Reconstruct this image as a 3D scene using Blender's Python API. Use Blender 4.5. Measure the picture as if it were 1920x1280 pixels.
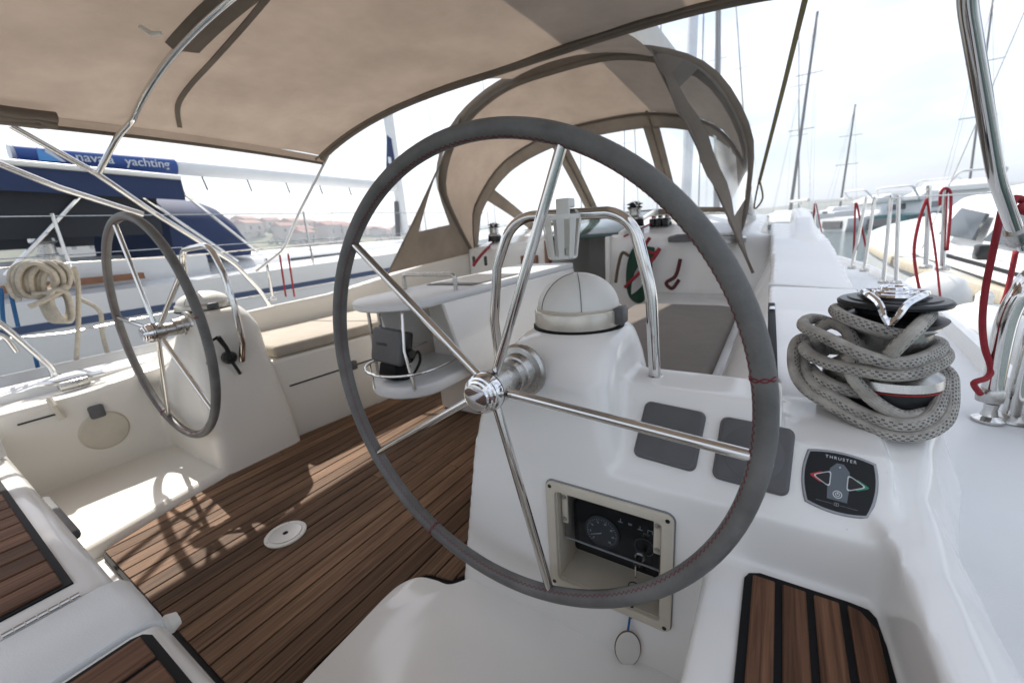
import bpy, bmesh, math, random
from math import sin, cos, tan, pi, radians, atan2, hypot
from mathutils import Vector, Matrix, noise
random.seed(7)
for o in list(bpy.data.objects): bpy.data.objects.remove(o)
S = bpy.context.scene
COL = S.collection
V = Vector

# ---------------------------------------------------------------- camera
# boat frame: x to starboard, y forward, z up from the cockpit sole
FPX = 770.0                      # focal length in pixels of the 1920 px wide photograph
CAM = V((1.274, -.594, .94))
PITCH, ROLL, YAW = radians(15.1), radians(4.2), radians(33.2)
def _cam_axes():
    fwd = V((0, cos(PITCH), -sin(PITCH))); right = V((1, 0, 0)); down = -right.cross(fwd)
    ix = right*cos(ROLL) + down*sin(ROLL); iy = -right*sin(ROLL) + down*cos(ROLL)
    rz = Matrix.Rotation(YAW, 3, 'Z')
    return rz@ix, rz@iy, rz@fwd
AX, AY, AF = _cam_axes()
cd = bpy.data.cameras.new('camera'); cam = bpy.data.objects.new('camera', cd); COL.objects.link(cam)
cd.sensor_width = 36; cd.lens = FPX/1920*36; cd.clip_start = .02; cd.clip_end = 5000
m = Matrix((AX, -AY, -AF)).transposed().to_4x4(); m.translation = CAM
cam.matrix_world = m
cd.dof.use_dof = True; cd.dof.focus_distance = .85; cd.dof.aperture_fstop = 3.6
S.camera = cam

# ---------------------------------------------------------------- sky, sun, exposure
SUN_DIR = V((-.95*cos(radians(49.5)), .31*cos(radians(49.5)), sin(radians(49.5)))).normalized()
w = bpy.data.worlds.new('World'); S.world = w; w.use_nodes = True
nt = w.node_tree; nt.nodes.clear()
out = nt.nodes.new('ShaderNodeOutputWorld'); bg = nt.nodes.new('ShaderNodeBackground')
sky = nt.nodes.new('ShaderNodeTexSky'); sky.sky_type = 'NISHITA'; sky.sun_disc = False
sky.sun_elevation = math.asin(SUN_DIR.z); sky.sun_rotation = atan2(SUN_DIR.x, SUN_DIR.y)
sky.air_density = 1.0; sky.dust_density = 2.5; sky.ozone_density = 1.5
tc = nt.nodes.new('ShaderNodeTexCoord'); mp = nt.nodes.new('ShaderNodeMapping'); mp.inputs['Scale'].default_value = (1.1, 1.1, 3.2)
nz = nt.nodes.new('ShaderNodeTexNoise'); nz.inputs['Scale'].default_value = 2.2; nz.inputs['Detail'].default_value = 7; nz.inputs['Roughness'].default_value = .55
cr = nt.nodes.new('ShaderNodeValToRGB'); cr.color_ramp.elements[0].position = .36; cr.color_ramp.elements[1].position = .68
cr.color_ramp.elements[0].color = (.30, .30, .30, 1); cr.color_ramp.elements[1].color = (.95, .95, .95, 1)
mix = nt.nodes.new('ShaderNodeMix'); mix.data_type = 'RGBA'
mix.inputs[7].default_value = (6.5, 6.8, 7.3, 1)                       # thin bright cloud veil
L = nt.links.new
L(tc.outputs['Generated'], mp.inputs['Vector']); L(mp.outputs['Vector'], nz.inputs['Vector']); L(nz.outputs['Fac'], cr.inputs['Fac'])
L(cr.outputs['Color'], mix.inputs[0]); L(sky.outputs['Color'], mix.inputs[6]); L(mix.outputs[2], bg.inputs['Color'])
bg.inputs['Strength'].default_value = .125; L(bg.outputs[0], out.inputs['Surface'])
sl = bpy.data.lights.new('sun', 'SUN'); sl.energy = 4.0; sl.angle = radians(.6); sl.color = (1, .955, .88)
so = bpy.data.objects.new('sun', sl); COL.objects.link(so)
so.rotation_euler = (-SUN_DIR).to_track_quat('-Z', 'Y').to_euler()
S.view_settings.view_transform = 'Standard'; S.view_settings.look = 'None'
S.view_settings.exposure = .74
S.cycles.max_bounces = 7; S.cycles.diffuse_bounces = 4; S.cycles.glossy_bounces = 4; S.cycles.transmission_bounces = 4
S.cycles.volume_bounces = 0; S.cycles.transparent_max_bounces = 12; S.cycles.caustics_reflective = False; S.cycles.caustics_refractive = False; S.view_settings.gamma = 1.0

# ---------------------------------------------------------------- placing helpers
def ray(u, v): return AX*((u-960)/FPX) + AY*((v-640)/FPX) + AF
def on(u, v, axis, val):
    """the point of the plane axis = val that lies on this sight line"""
    d = ray(u, v); k = (val-CAM['xyz'.index(axis)])/d['xyz'.index(axis)]
    return CAM + d*k

# ---------------------------------------------------------------- materials
def newmat(name):
    mt = bpy.data.materials.new(name); mt.use_nodes = True
    return mt, mt.node_tree, mt.node_tree.nodes['Principled BSDF']
def nd(t, kind, **kw):
    n = t.nodes.new(kind)
    for k, v in kw.items():
        if k in n.inputs: n.inputs[k].default_value = v
        else: setattr(n, k, v)
    return n
def mat(name, col, rough=.5, metal=0, var=.0, vscale=8, bump=0, bscale=200, bdist=.001, spec=None, coat=0, rvar=0, trans=0):
    mt, t, b = newmat(name)
    b.inputs['Base Color'].default_value = (*col, 1); b.inputs['Roughness'].default_value = rough; b.inputs['Metallic'].default_value = metal
    if spec is not None: b.inputs['Specular IOR Level'].default_value = spec
    if coat: b.inputs['Coat Weight'].default_value = coat; b.inputs['Coat Roughness'].default_value = .06
    if trans: b.inputs['Transmission Weight'].default_value = trans
    co = nd(t, 'ShaderNodeTexCoord')
    if var or rvar:
        n = nd(t, 'ShaderNodeTexNoise', Scale=vscale, Detail=6.0, Roughness=.62)
        t.links.new(co.outputs['Object'], n.inputs['Vector'])
        if var:
            r = nd(t, 'ShaderNodeMapRange'); r.inputs[1].default_value = .3; r.inputs[2].default_value = .72
            r.inputs[3].default_value = 1-var; r.inputs[4].default_value = 1+var*.35
            t.links.new(n.outputs['Fac'], r.inputs[0])
            x = nd(t, 'ShaderNodeVectorMath', operation='SCALE'); x.inputs[0].default_value = col
            t.links.new(r.outputs[0], x.inputs['Scale']); t.links.new(x.outputs[0], b.inputs['Base Color'])
        if rvar:
            r = nd(t, 'ShaderNodeMapRange'); r.inputs[1].default_value = .3; r.inputs[2].default_value = .7
            r.inputs[3].default_value = max(.02, rough-rvar); r.inputs[4].default_value = rough+rvar
            t.links.new(n.outputs['Fac'], r.inputs[0]); t.links.new(r.outputs[0], b.inputs['Roughness'])
    if bump:
        n = nd(t, 'ShaderNodeTexNoise', Scale=bscale, Detail=3.0)
        t.links.new(co.outputs['Object'], n.inputs['Vector'])
        bp = nd(t, 'ShaderNodeBump', Strength=bump, Distance=bdist)
        t.links.new(n.outputs['Fac'], bp.inputs['Height']); t.links.new(bp.outputs[0], b.inputs['Normal'])
    return mt
def gelcoat(name, col, rough):
    mt = mat(name, col, rough, bump=.10, bscale=9, bdist=.006); t = mt.node_tree; b = t.nodes['Principled BSDF']
    co = [n for n in t.nodes if n.type == 'TEX_COORD'][0]
    def noi(sc, lo, hi, a, c, det=4.0, rg=.6, st=None):
        n = nd(t, 'ShaderNodeTexNoise', Scale=sc, Detail=det, Roughness=rg)
        if st:
            mp_ = nd(t, 'ShaderNodeMapping'); mp_.inputs['Scale'].default_value = st; t.links.new(co.outputs['Object'], mp_.inputs['Vector']); t.links.new(mp_.outputs[0], n.inputs['Vector'])
        else: t.links.new(co.outputs['Object'], n.inputs['Vector'])
        r = nd(t, 'ShaderNodeMapRange'); r.inputs[1].default_value = lo; r.inputs[2].default_value = hi; r.inputs[3].default_value = a; r.inputs[4].default_value = c
        t.links.new(n.outputs['Fac'], r.inputs[0]); return r.outputs[0]
    def mul(p, q):
        m_ = nd(t, 'ShaderNodeMath', operation='MULTIPLY'); t.links.new(p, m_.inputs[0]); t.links.new(q, m_.inputs[1]); return m_.outputs[0]
    f = mul(mul(noi(150, .72, .80, 1, .72, 2.0), noi(2.4, .35, .7, 1.0, .965)), noi(6, .55, .85, 1.0, .95, 4.0, .55, (1, 1, .25)))
    x = nd(t, 'ShaderNodeVectorMath', operation='SCALE'); x.inputs[0].default_value = col; t.links.new(f, x.inputs['Scale']); t.links.new(x.outputs[0], b.inputs['Base Color'])
    t.links.new(noi(5, .3, .7, rough-.03, rough+.07, 3.0, .5), b.inputs['Roughness'])
    return mt
GEL = gelcoat('gelcoat', (.83, .82, .795), .12)
GELD = mat('gelcoat_deck', (.74, .755, .76), .40, var=.06, vscale=4, bump=.35, bscale=420, bdist=.0012)
GELC = mat('gelcoat_cream', (.75, .72, .66), .26, var=.03, vscale=2)
STEEL = mat('stainless', (.66, .65, .63), .10, 1, rvar=.05, vscale=25)
STEELB = mat('stainless_brushed', (.50, .49, .47), .30, 1, rvar=.08, vscale=60)
ALU = mat('anodised', (.60, .61, .62), .35, .9, var=.1)
CHROME = mat('chrome', (.75, .75, .76), .05, 1)
LEATHER = mat('grey_leather', (.16, .157, .151), .5, var=.38, vscale=11, bump=.55, bscale=260, bdist=.0012, rvar=.16, spec=.3)
REDTHREAD = mat('red_thread', (.15, .014, .022), .7)
BLACK = mat('black_rubber', (.009, .009, .010), .6, var=.2, spec=.15)
BLACKP = mat('black_plastic', (.012, .013, .014), .32, var=.2, vscale=30, spec=.35)
BLACKG = mat('black_glass', (.006, .007, .008), .2, spec=.25)
GREYP = mat('grey_plastic', (.098, .098, .102), .5, var=.18, vscale=22, bump=.15, bscale=700, bdist=.0005, rvar=.1)
SILVER = mat('silver_frame', (.30, .31, .33), .35, .6)
CREAMP = mat('cream_plastic', (.58, .53, .44), .38, var=.12, vscale=12)
WHITEP = mat('white_plastic', (.74, .73, .69), .4, var=.06)
WHITE = mat('white_paint', (.66, .67, .67), .35, var=.05)
WHITEPRINT = mat('white_print', (.62, .64, .66), .5)
DIMPRINT = mat('grey_print', (.20, .21, .22), .5)
GREENP = mat('green_print', (.01, .22, .12), .4)
REDP = mat('red_print', (.45, .02, .02), .4)
SLATE = mat('slate_print', (.10, .12, .14), .4)
CUSH = mat('cushion_shaded', (.155, .135, .118), .85, var=.12, vscale=10, bump=.5, bscale=900, bdist=.0006)  # starboard cushion fabric, its shade put into the colour
CUSH_SUN = mat('cushion_sunlit', (.42, .375, .315), .85, var=.1, vscale=10, bump=.5, bscale=900, bdist=.0006)  # same fabric to port, made lighter in colour for the sunlight there
REDROPE = mat('red_rope', (.28, .012, .022), .75, var=.2, vscale=90, bump=.6, bscale=600, bdist=.001)
BLUEROPE = mat('blue_rope', (.02, .12, .30), .75, var=.2, vscale=90)
TANROPE = mat('tan_rope', (.50, .45, .37), .85, var=.25, vscale=60, bump=.8, bscale=420, bdist=.0018)
GREENBAG = mat('green_rope', (.006, .048, .024), .8, var=.3, vscale=60)
NAVY = mat('navy_canvas', (.012, .028, .088), .8, var=.2, vscale=5, bump=.3, bscale=300)
NAVYD = mat('dark_mesh_canvas', (.020, .023, .030), .85, var=.2, vscale=5)
NAVYH = mat('navy_stripe', (.015, .045, .12), .3)
TEALH = mat('teal_hull', (.012, .085, .095), .25)
SAIL = mat('sail_cover', (.50, .49, .47), .8, var=.1, vscale=4)
DARKIN = mat('dark_interior', (.045, .028, .018), .6, var=.3)
VARN = mat('varnished_wood', (.22, .085, .035), .3, var=.3, vscale=18)
OLIVE = mat('olive_webbing', (.20, .17, .09), .9, var=.2)
WINDOW = mat('dark_window', (.02, .026, .032), .08)
HULLW = mat('hull_paint', (.64, .65, .66), .2, var=.06, vscale=1.2)
CONC = mat('quay_concrete', (.36, .34, .31), .9, var=.25, vscale=.6, bump=.5, bscale=6, bdist=.02)
LEAFM = mat('foliage', (.065, .085, .04), .9, var=.4, vscale=.3)
HOUSEM = mat('house_wall', (.46, .40, .33), .9, var=.15, vscale=.2)
ROOFM = mat('house_roof', (.32, .16, .11), .9, var=.2, vscale=.3)
FENDER = mat('fender_vinyl', (.70, .71, .70), .38, var=.1, vscale=5)
BEIGEWOOD = mat('bleached_wood', (.50, .45, .36), .7, var=.2, vscale=20)
DIRTB = mat('antifoul', (.03, .04, .06), .6)
WOODBROWN = mat('brown_wood', (.17, .085, .045), .6, var=.3)

def fabric(name, col, tcol, tmix, wear=.15):
    mt, t, b = newmat(name)
    co = nd(t, 'ShaderNodeTexCoord')
    n = nd(t, 'ShaderNodeTexNoise', Scale=3.0, Detail=7.0, Roughness=.65); t.links.new(co.outputs['Object'], n.inputs['Vector'])
    r = nd(t, 'ShaderNodeMapRange'); r.inputs[1].default_value = .3; r.inputs[2].default_value = .7; r.inputs[3].default_value = 1-wear; r.inputs[4].default_value = 1+wear*.4
    t.links.new(n.outputs['Fac'], r.inputs[0])
    x = nd(t, 'ShaderNodeVectorMath', operation='SCALE'); x.inputs[0].default_value = col; t.links.new(r.outputs[0], x.inputs['Scale'])
    x2 = nd(t, 'ShaderNodeVectorMath', operation='SCALE'); x2.inputs[0].default_value = tcol; t.links.new(r.outputs[0], x2.inputs['Scale'])
    t.links.new(x.outputs[0], b.inputs['Base Color']); b.inputs['Roughness'].default_value = .9; b.inputs['Specular IOR Level'].default_value = .1
    n2 = nd(t, 'ShaderNodeTexNoise', Scale=5.0, Detail=4.0); t.links.new(co.outputs['Object'], n2.inputs['Vector'])
    bp = nd(t, 'ShaderNodeBump', Strength=.35, Distance=.03); t.links.new(n2.outputs['Fac'], bp.inputs['Height'])
    n3 = nd(t, 'ShaderNodeTexNoise', Scale=380.0, Detail=2.0); t.links.new(co.outputs['Object'], n3.inputs['Vector'])
    bp2 = nd(t, 'ShaderNodeBump', Strength=.35, Distance=.001); t.links.new(n3.outputs['Fac'], bp2.inputs['Height']); t.links.new(bp.outputs[0], bp2.inputs['Normal'])
    t.links.new(bp2.outputs[0], b.inputs['Normal'])
    tr = nd(t, 'ShaderNodeBsdfTranslucent'); t.links.new(bp.outputs[0], tr.inputs['Normal']); t.links.new(x2.outputs[0], tr.inputs['Color'])
    mx = nd(t, 'ShaderNodeMixShader'); mx.inputs[0].default_value = tmix
    t.links.new(b.outputs[0], mx.inputs[1]); t.links.new(tr.outputs[0], mx.inputs[2])
    t.links.new(mx.outputs[0], t.nodes['Material Output'].inputs['Surface'])
    return mt
CANVAS = fabric('beige_canvas', (.29, .25, .215), (.39, .305, .24), .26, .20)
CANVASD = fabric('taupe_canvas_hem', (.205, .176, .148), (.19, .15, .115), .14, .25)

def vinyl(name, haze):
    mt, t, b = newmat(name); t.nodes.remove(b)
    tr = nd(t, 'ShaderNodeBsdfTransparent'); tr.inputs['Color'].default_value = (.93, .95, .96, 1)
    gl = nd(t, 'ShaderNodeBsdfGlossy'); gl.inputs['Roughness'].default_value = .22; gl.inputs['Color'].default_value = (1, 1, 1, 1)
    df = nd(t, 'ShaderNodeBsdfTranslucent'); df.inputs['Color'].default_value = (.8, .84, .88, 1)
    fr = nd(t, 'ShaderNodeFresnel', IOR=1.14)
    m1 = nd(t, 'ShaderNodeMixShader'); m1.inputs[0].default_value = haze
    t.links.new(tr.outputs[0], m1.inputs[1]); t.links.new(df.outputs[0], m1.inputs[2])
    m2 = nd(t, 'ShaderNodeMixShader'); t.links.new(fr.outputs[0], m2.inputs[0]); t.links.new(m1.outputs[0], m2.inputs[1]); t.links.new(gl.outputs[0], m2.inputs[2])
    t.links.new(m2.outputs[0], t.nodes['Material Output'].inputs['Surface'])
    return mt
VINYL = vinyl('clear_vinyl', .10)
SMOKE = vinyl('smoked_cover', .03)
_sc = [n for n in SMOKE.node_tree.nodes if n.type == 'BSDF_TRANSPARENT'][0]; _sc.inputs['Color'].default_value = (.86, .88, .9, 1)
[n for n in SMOKE.node_tree.nodes if n.type == 'FRESNEL'][0].inputs['IOR'].default_value = 1.12

def teak(name, dark, light):
    mt, t, b = newmat(name)
    co = nd(t, 'ShaderNodeTexCoord'); oi = nd(t, 'ShaderNodeObjectInfo')
    off = nd(t, 'ShaderNodeVectorMath', operation='SCALE'); off.inputs[0].default_value = (3.1, 7.7, 1.3); t.links.new(oi.outputs['Random'], off.inputs['Scale'])
    ad = nd(t, 'ShaderNodeVectorMath', operation='ADD'); t.links.new(co.outputs['Object'], ad.inputs[0]); t.links.new(off.outputs[0], ad.inputs[1])
    mp = nd(t, 'ShaderNodeMapping'); mp.inputs['Scale'].default_value = (110, 3.0, 110); t.links.new(ad.outputs[0], mp.inputs['Vector'])
    n = nd(t, 'ShaderNodeTexNoise', Scale=1.0, Detail=6.0, Roughness=.7, Distortion=.4); t.links.new(mp.outputs[0], n.inputs['Vector'])
    mp2 = nd(t, 'ShaderNodeMapping'); mp2.inputs['Scale'].default_value = (9, 2.2, 9); t.links.new(ad.outputs[0], mp2.inputs['Vector'])
    n2 = nd(t, 'ShaderNodeTexNoise', Scale=1.0, Detail=4.0); t.links.new(mp2.outputs[0], n2.inputs['Vector'])
    r = nd(t, 'ShaderNodeValToRGB'); r.color_ramp.elements[0].position = .30; r.color_ramp.elements[1].position = .72
    r.color_ramp.elements[0].color = (*dark, 1); r.color_ramp.elements[1].color = (*light, 1); t.links.new(n.outputs['Fac'], r.inputs['Fac'])
    m1 = nd(t, 'ShaderNodeMapRange'); m1.inputs[3].default_value = .62; m1.inputs[4].default_value = 1.30; t.links.new(oi.outputs['Random'], m1.inputs[0])
    m2 = nd(t, 'ShaderNodeMapRange'); m2.inputs[1].default_value = .3; m2.inputs[2].default_value = .7; m2.inputs[3].default_value = .72; m2.inputs[4].default_value = 1.22; t.links.new(n2.outputs['Fac'], m2.inputs[0])
    mu = nd(t, 'ShaderNodeMath', operation='MULTIPLY'); t.links.new(m1.outputs[0], mu.inputs[0]); t.links.new(m2.outputs[0], mu.inputs[1])
    x = nd(t, 'ShaderNodeVectorMath', operation='SCALE'); t.links.new(r.outputs['Color'], x.inputs[0]); t.links.new(mu.outputs[0], x.inputs['Scale'])
    t.links.new(x.outputs[0], b.inputs['Base Color']); b.inputs['Roughness'].default_value = .62; b.inputs['Specular IOR Level'].default_value = .14
    bp = nd(t, 'ShaderNodeBump', Strength=.5, Distance=.0015); t.links.new(n.outputs['Fac'], bp.inputs['Height']); t.links.new(bp.outputs[0], b.inputs['Normal'])
    return mt
TEAK = teak('teak_sole', (.075, .043, .026), (.285, .170, .104))
TEAKR = teak('teak_pad', (.055, .027, .017), (.235, .120, .070))

def ropemat():
    mt, t, b = newmat('flecked_rope')
    uv = nd(t, 'ShaderNodeUVMap'); sp = nd(t, 'ShaderNodeSeparateXYZ'); t.links.new(uv.outputs[0], sp.inputs[0])
    def mth(op, a, bb=None):
        n = nd(t, 'ShaderNodeMath', operation=op)
        for i, q in enumerate((a, bb)):
            if q is None: continue
            if isinstance(q, (int, float)): n.inputs[i].default_value = q
            else: t.links.new(q, n.inputs[i])
        return n.outputs[0]
    u, v = sp.outputs[0], sp.outputs[1]
    row = mth('FLOOR', mth('MULTIPLY', v, 16)); rf = mth('FRACT', mth('MULTIPLY', v, 16))
    f = mth('FRACT', mth('ADD', mth('MULTIPLY', u, 105), mth('MULTIPLY', row, .5)))
    dash = mth('MULTIPLY', mth('LESS_THAN', f, .48), mth('MULTIPLY', mth('GREATER_THAN', rf, .2), mth('LESS_THAN', rf, .85)))
    band = mth('LESS_THAN', mth('FRACT', mth('ADD', mth('MULTIPLY', v, 2), mth('MULTIPLY', u, 1.7))), .44)
    wn = nd(t, 'ShaderNodeTexNoise', Scale=55.0, Detail=2.0); t.links.new(uv.outputs[0], wn.inputs['Vector']); fl = mth('MULTIPLY', mth('MULTIPLY', dash, band), mth('MULTIPLY', mth('GREATER_THAN', wn.outputs['Fac'], .43), .85))
    co = nd(t, 'ShaderNodeTexCoord'); n = nd(t, 'ShaderNodeTexNoise', Scale=40.0, Detail=5.0); t.links.new(co.outputs['Object'], n.inputs['Vector'])
    r = nd(t, 'ShaderNodeValToRGB'); r.color_ramp.elements[0].position = .3; r.color_ramp.elements[1].position = .7
    r.color_ramp.elements[0].color = (.30, .28, .25, 1); r.color_ramp.elements[1].color = (.50, .47, .425, 1); t.links.new(n.outputs['Fac'], r.inputs['Fac'])
    mx = nd(t, 'ShaderNodeMix', data_type='RGBA'); mx.inputs[7].default_value = (.035, .045, .06, 1); t.links.new(fl, mx.inputs[0]); t.links.new(r.outputs['Color'], mx.inputs[6])
    t.links.new(mx.outputs[2], b.inputs['Base Color']); b.inputs['Roughness'].default_value = .85; b.inputs['Specular IOR Level'].default_value = .15
    # braid relief
    w1 = mth('SINE', mth('ADD', mth('MULTIPLY', u, 1400), mth('MULTIPLY', v, 6.2832*8))); w2 = mth('SINE', mth('SUBTRACT', mth('MULTIPLY', u, 1400), mth('MULTIPLY', v, 6.2832*8)))
    bp = nd(t, 'ShaderNodeBump', Strength=.55, Distance=.001); t.links.new(mth('MULTIPLY', w1, w2), bp.inputs['Height']); t.links.new(bp.outputs[0], b.inputs['Normal'])
    return mt
ROPE = ropemat()

def watermat():
    mt, t, b = newmat('harbour_water')
    b.inputs['Base Color'].default_value = (.035, .062, .058, 1); b.inputs['Roughness'].default_value = .06
    co = nd(t, 'ShaderNodeTexCoord'); mp = nd(t, 'ShaderNodeMapping'); mp.inputs['Scale'].default_value = (1, 1.6, 1); t.links.new(co.outputs['Object'], mp.inputs['Vector'])
    n = nd(t, 'ShaderNodeTexNoise', Scale=2.4, Detail=5.0, Roughness=.6); t.links.new(mp.outputs[0], n.inputs['Vector'])
    bp = nd(t, 'ShaderNodeBump', Strength=.5, Distance=.12); t.links.new(n.outputs['Fac'], bp.inputs['Height']); t.links.new(bp.outputs[0], b.inputs['Normal'])
    return mt
WATER = watermat()

def hillmat():
    mt, t, b = newmat('hillside')
    co = nd(t, 'ShaderNodeTexCoord'); n = nd(t, 'ShaderNodeTexNoise', Scale=.06, Detail=9.0, Roughness=.7); t.links.new(co.outputs['Object'], n.inputs['Vector'])
    r = nd(t, 'ShaderNodeValToRGB'); e = r.color_ramp.elements; e[0].position = .36; e[1].position = .66
    e[0].color = (.075, .095, .05, 1); e[1].color = (.29, .235, .17, 1); k = e.new(.5); k.color = (.13, .14, .075, 1)
    t.links.new(n.outputs['Fac'], r.inputs['Fac']); t.links.new(r.outputs['Color'], b.inputs['Base Color']); b.inputs['Roughness'].default_value = .95
    return mt
HILL = hillmat()

# ---------------------------------------------------------------- mesh kit
def link(name, me, mt, parent=None):
    o = bpy.data.objects.new(name, me); COL.objects.link(o)
    if mt is not None and me is not None:
        me.materials.clear(); me.materials.append(mt)
    if parent is not None: o.parent = parent
    return o
def thing(name, label, cat, loc=(0, 0, 0), group=None, rot=None):
    o = bpy.data.objects.new(name, None); COL.objects.link(o); o.empty_display_size = .1
    if rot is not None: o.matrix_world = Matrix.Translation(loc) @ rot.to_4x4()
    else: o.location = loc
    tag(o, label, cat, group); return o
def tag(o, label, cat, group=None):
    o['label'] = label; o['category'] = cat
    if group: o['group'] = group
    return o
def struct(o, kind='structure'):
    o['kind'] = kind; return o

def crom(pts, n=8, closed=False):
    P = [V(p) for p in pts]; N = len(P); R = []
    segs = N if closed else N-1
    for i in range(segs):
        if closed: a, b, c, d = P[(i-1) % N], P[i], P[(i+1) % N], P[(i+2) % N]
        else: a, b, c, d = P[max(i-1, 0)], P[i], P[i+1], P[min(i+2, N-1)]
        for k in range(n):
            t = k/n
            R.append(.5*((2*b)+(c-a)*t+(2*a-5*b+4*c-d)*t*t+(3*b-a-3*c+d)*t**3))
    if not closed: R.append(P[-1].copy())
    return R
def fillet(pts, r, n=6):
    """polyline with rounded corners, as a bent tube"""
    P = [V(p) for p in pts]; R = [P[0]]
    for a, b, c in zip(P, P[1:], P[2:]):
        d1, d2 = (a-b), (c-b); q = min(r, d1.length*.45, d2.length*.45)
        p1 = b+d1.normalized()*q; p2 = b+d2.normalized()*q
        for k in range(n+1):
            t = k/n; R.append((1-t)**2*p1+2*t*(1-t)*b+t*t*p2)
    R.append(P[-1]); return R

class B:
    """collects closed shapes; done() links them as ONE mesh object"""
    def __init__(s): s.bm = bmesh.new(); s.uv = s.bm.loops.layers.uv.new('UVMap')
    def face(s, vs):
        try: return s.bm.faces.new(vs)
        except ValueError: return None
    def rings(s, rings, closed=False, cap=True, uvs=None):
        R = [[s.bm.verts.new(p) for p in r] for r in rings]; n = len(R[0]); N = len(R)
        for i in range(N if closed else N-1):
            for j in range(n):
                a, b, c, d = R[i][j], R[i][(j+1) % n], R[(i+1) % N][(j+1) % n], R[(i+1) % N][j]
                f = s.face((a, b, c, d))
                if f and uvs:
                    u0, u1 = uvs[i], uvs[i+1]
                    for lp, uu, vv in zip(f.loops, (u0, u0, u1, u1), (j/n, (j+1)/n, (j+1)/n, j/n)): lp[s.uv].uv = (uu, vv)
        if cap and not closed:
            s.face(R[0][::-1]); s.face(R[-1])
        return s
    def box(s, x0, x1, y0, y1, z0, z1, bev=0):
        if bev: return s.rprism(x0, x1, y0, y1, z0, z1, bev)
        return s.rings([[(x0, y0, z), (x1, y0, z), (x1, y1, z), (x0, y1, z)] for z in (z0, z1)])
    def rprism(s, x0, x1, y0, y1, z0, z1, r):
        k = r*.35; Z = [(z0, k), (z0+k, 0), (z1-k, 0), (z1, k)]
        return s.rings([rrect(x0+i, x1-i, y0+i, y1-i, r, z) for z, i in Z])
    def tube(s, pts, r, n=12, closed=False, cap=True, uv=False):
        P = [V(p) for p in pts]; N = len(P)
        rad = r if isinstance(r, (list, tuple)) else [r]*N
        T = []
        for i in range(N):
            a, b = (P[i-1], P[(i+1) % N]) if closed else (P[max(i-1, 0)], P[min(i+1, N-1)])
            T.append((b-a).normalized())
        up = V((0, 0, 1)) if abs(T[0].z) < .9 else V((1, 0, 0))
        x = T[0].cross(up).normalized(); fr = []
        for i in range(N):
            if i:
                x = x - T[i]*x.dot(T[i])
                x = x.normalized() if x.length > 1e-6 else T[i].orthogonal().normalized()
            fr.append((x.copy(), T[i].cross(x)))
        if closed:          # undo the twist so the ring closes
            xe = fr[-1][0] - T[0]*fr[-1][0].dot(T[0]); xe.normalize()
            ang = atan2(xe.dot(fr[0][1]), xe.dot(fr[0][0]))
            for i in range(N):
                a = -ang*i/(N-1) if N > 1 else 0; X, Y_ = fr[i]; fr[i] = (X*cos(a)+Y_*sin(a), Y_*cos(a)-X*sin(a))
        rg = [[P[i]+(fr[i][0]*cos(2*pi*j/n)+fr[i][1]*sin(2*pi*j/n))*rad[i] for j in range(n)] for i in range(N)]
        uvs = None
        if uv:
            uvs = [0]
            for i in range(N if closed else N-1): uvs.append(uvs[-1]+(P[(i+1) % N]-P[i]).length)
        return s.rings(rg, closed, cap, uvs)
    def lathe(s, prof, c=(0, 0, 0), axis=(0, 0, 1), n=32):
        c = V(c); a = V(axis).normalized(); x = a.orthogonal().normalized(); y = a.cross(x)
        return s.rings([[c+a*h+(x*cos(2*pi*j/n)+y*sin(2*pi*j/n))*max(r, 1e-5) for j in range(n)] for r, h in prof], closed=prof[0][0] > 1e-4 and prof[-1][0] > 1e-4)
    def prism(s, poly, d, base=None):
        """poly: list of 3d points in a plane, extruded by vector d"""
        d = V(d); return s.rings([[V(p) for p in poly], [V(p)+d for p in poly]])
    def sheet(s, grid):
        G = [[s.bm.verts.new(p) for p in row] for row in grid]
        for i in range(len(G)-1):
            for j in range(len(G[0])-1): s.face((G[i][j], G[i][j+1], G[i+1][j+1], G[i+1][j]))
        return s
    def bevel(s, wdt, seg=2, ang=30):
        bmesh.ops.recalc_face_normals(s.bm, faces=s.bm.faces)
        es = [e for e in s.bm.edges if len(e.link_faces) == 2 and e.calc_face_angle(0) > radians(ang)]
        bmesh.ops.bevel(s.bm, geom=es, offset=wdt, segments=seg, profile=.5, affect='EDGES', clamp_overlap=True); return s
    def mesh(s, name, smooth=35, recalc=True):
        if recalc: bmesh.ops.recalc_face_normals(s.bm, faces=s.bm.faces)
        me = bpy.data.meshes.new(name); s.bm.to_mesh(me); s.bm.free()
        if smooth:
            me.polygons.foreach_set('use_smooth', [True]*len(me.polygons)); me.set_sharp_from_angle(angle=radians(smooth))
        return me
    def done(s, name, mt, parent=None, smooth=35, recalc=True): return link(name, s.mesh(name, smooth, recalc), mt, parent)
def rrect(x0, x1, y0, y1, r, z, n=4):
    P = []
    r = min(r, (x1-x0)*.49, (y1-y0)*.49)
    for cx, cy, a0 in ((x1-r, y0+r, -90), (x1-r, y1-r, 0), (x0+r, y1-r, 90), (x0+r, y0+r, 180)):
        for k in range(n+1):
            a = radians(a0+90*k/n); P.append(V((cx+r*cos(a), cy+r*sin(a), z)))
    return P
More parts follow.
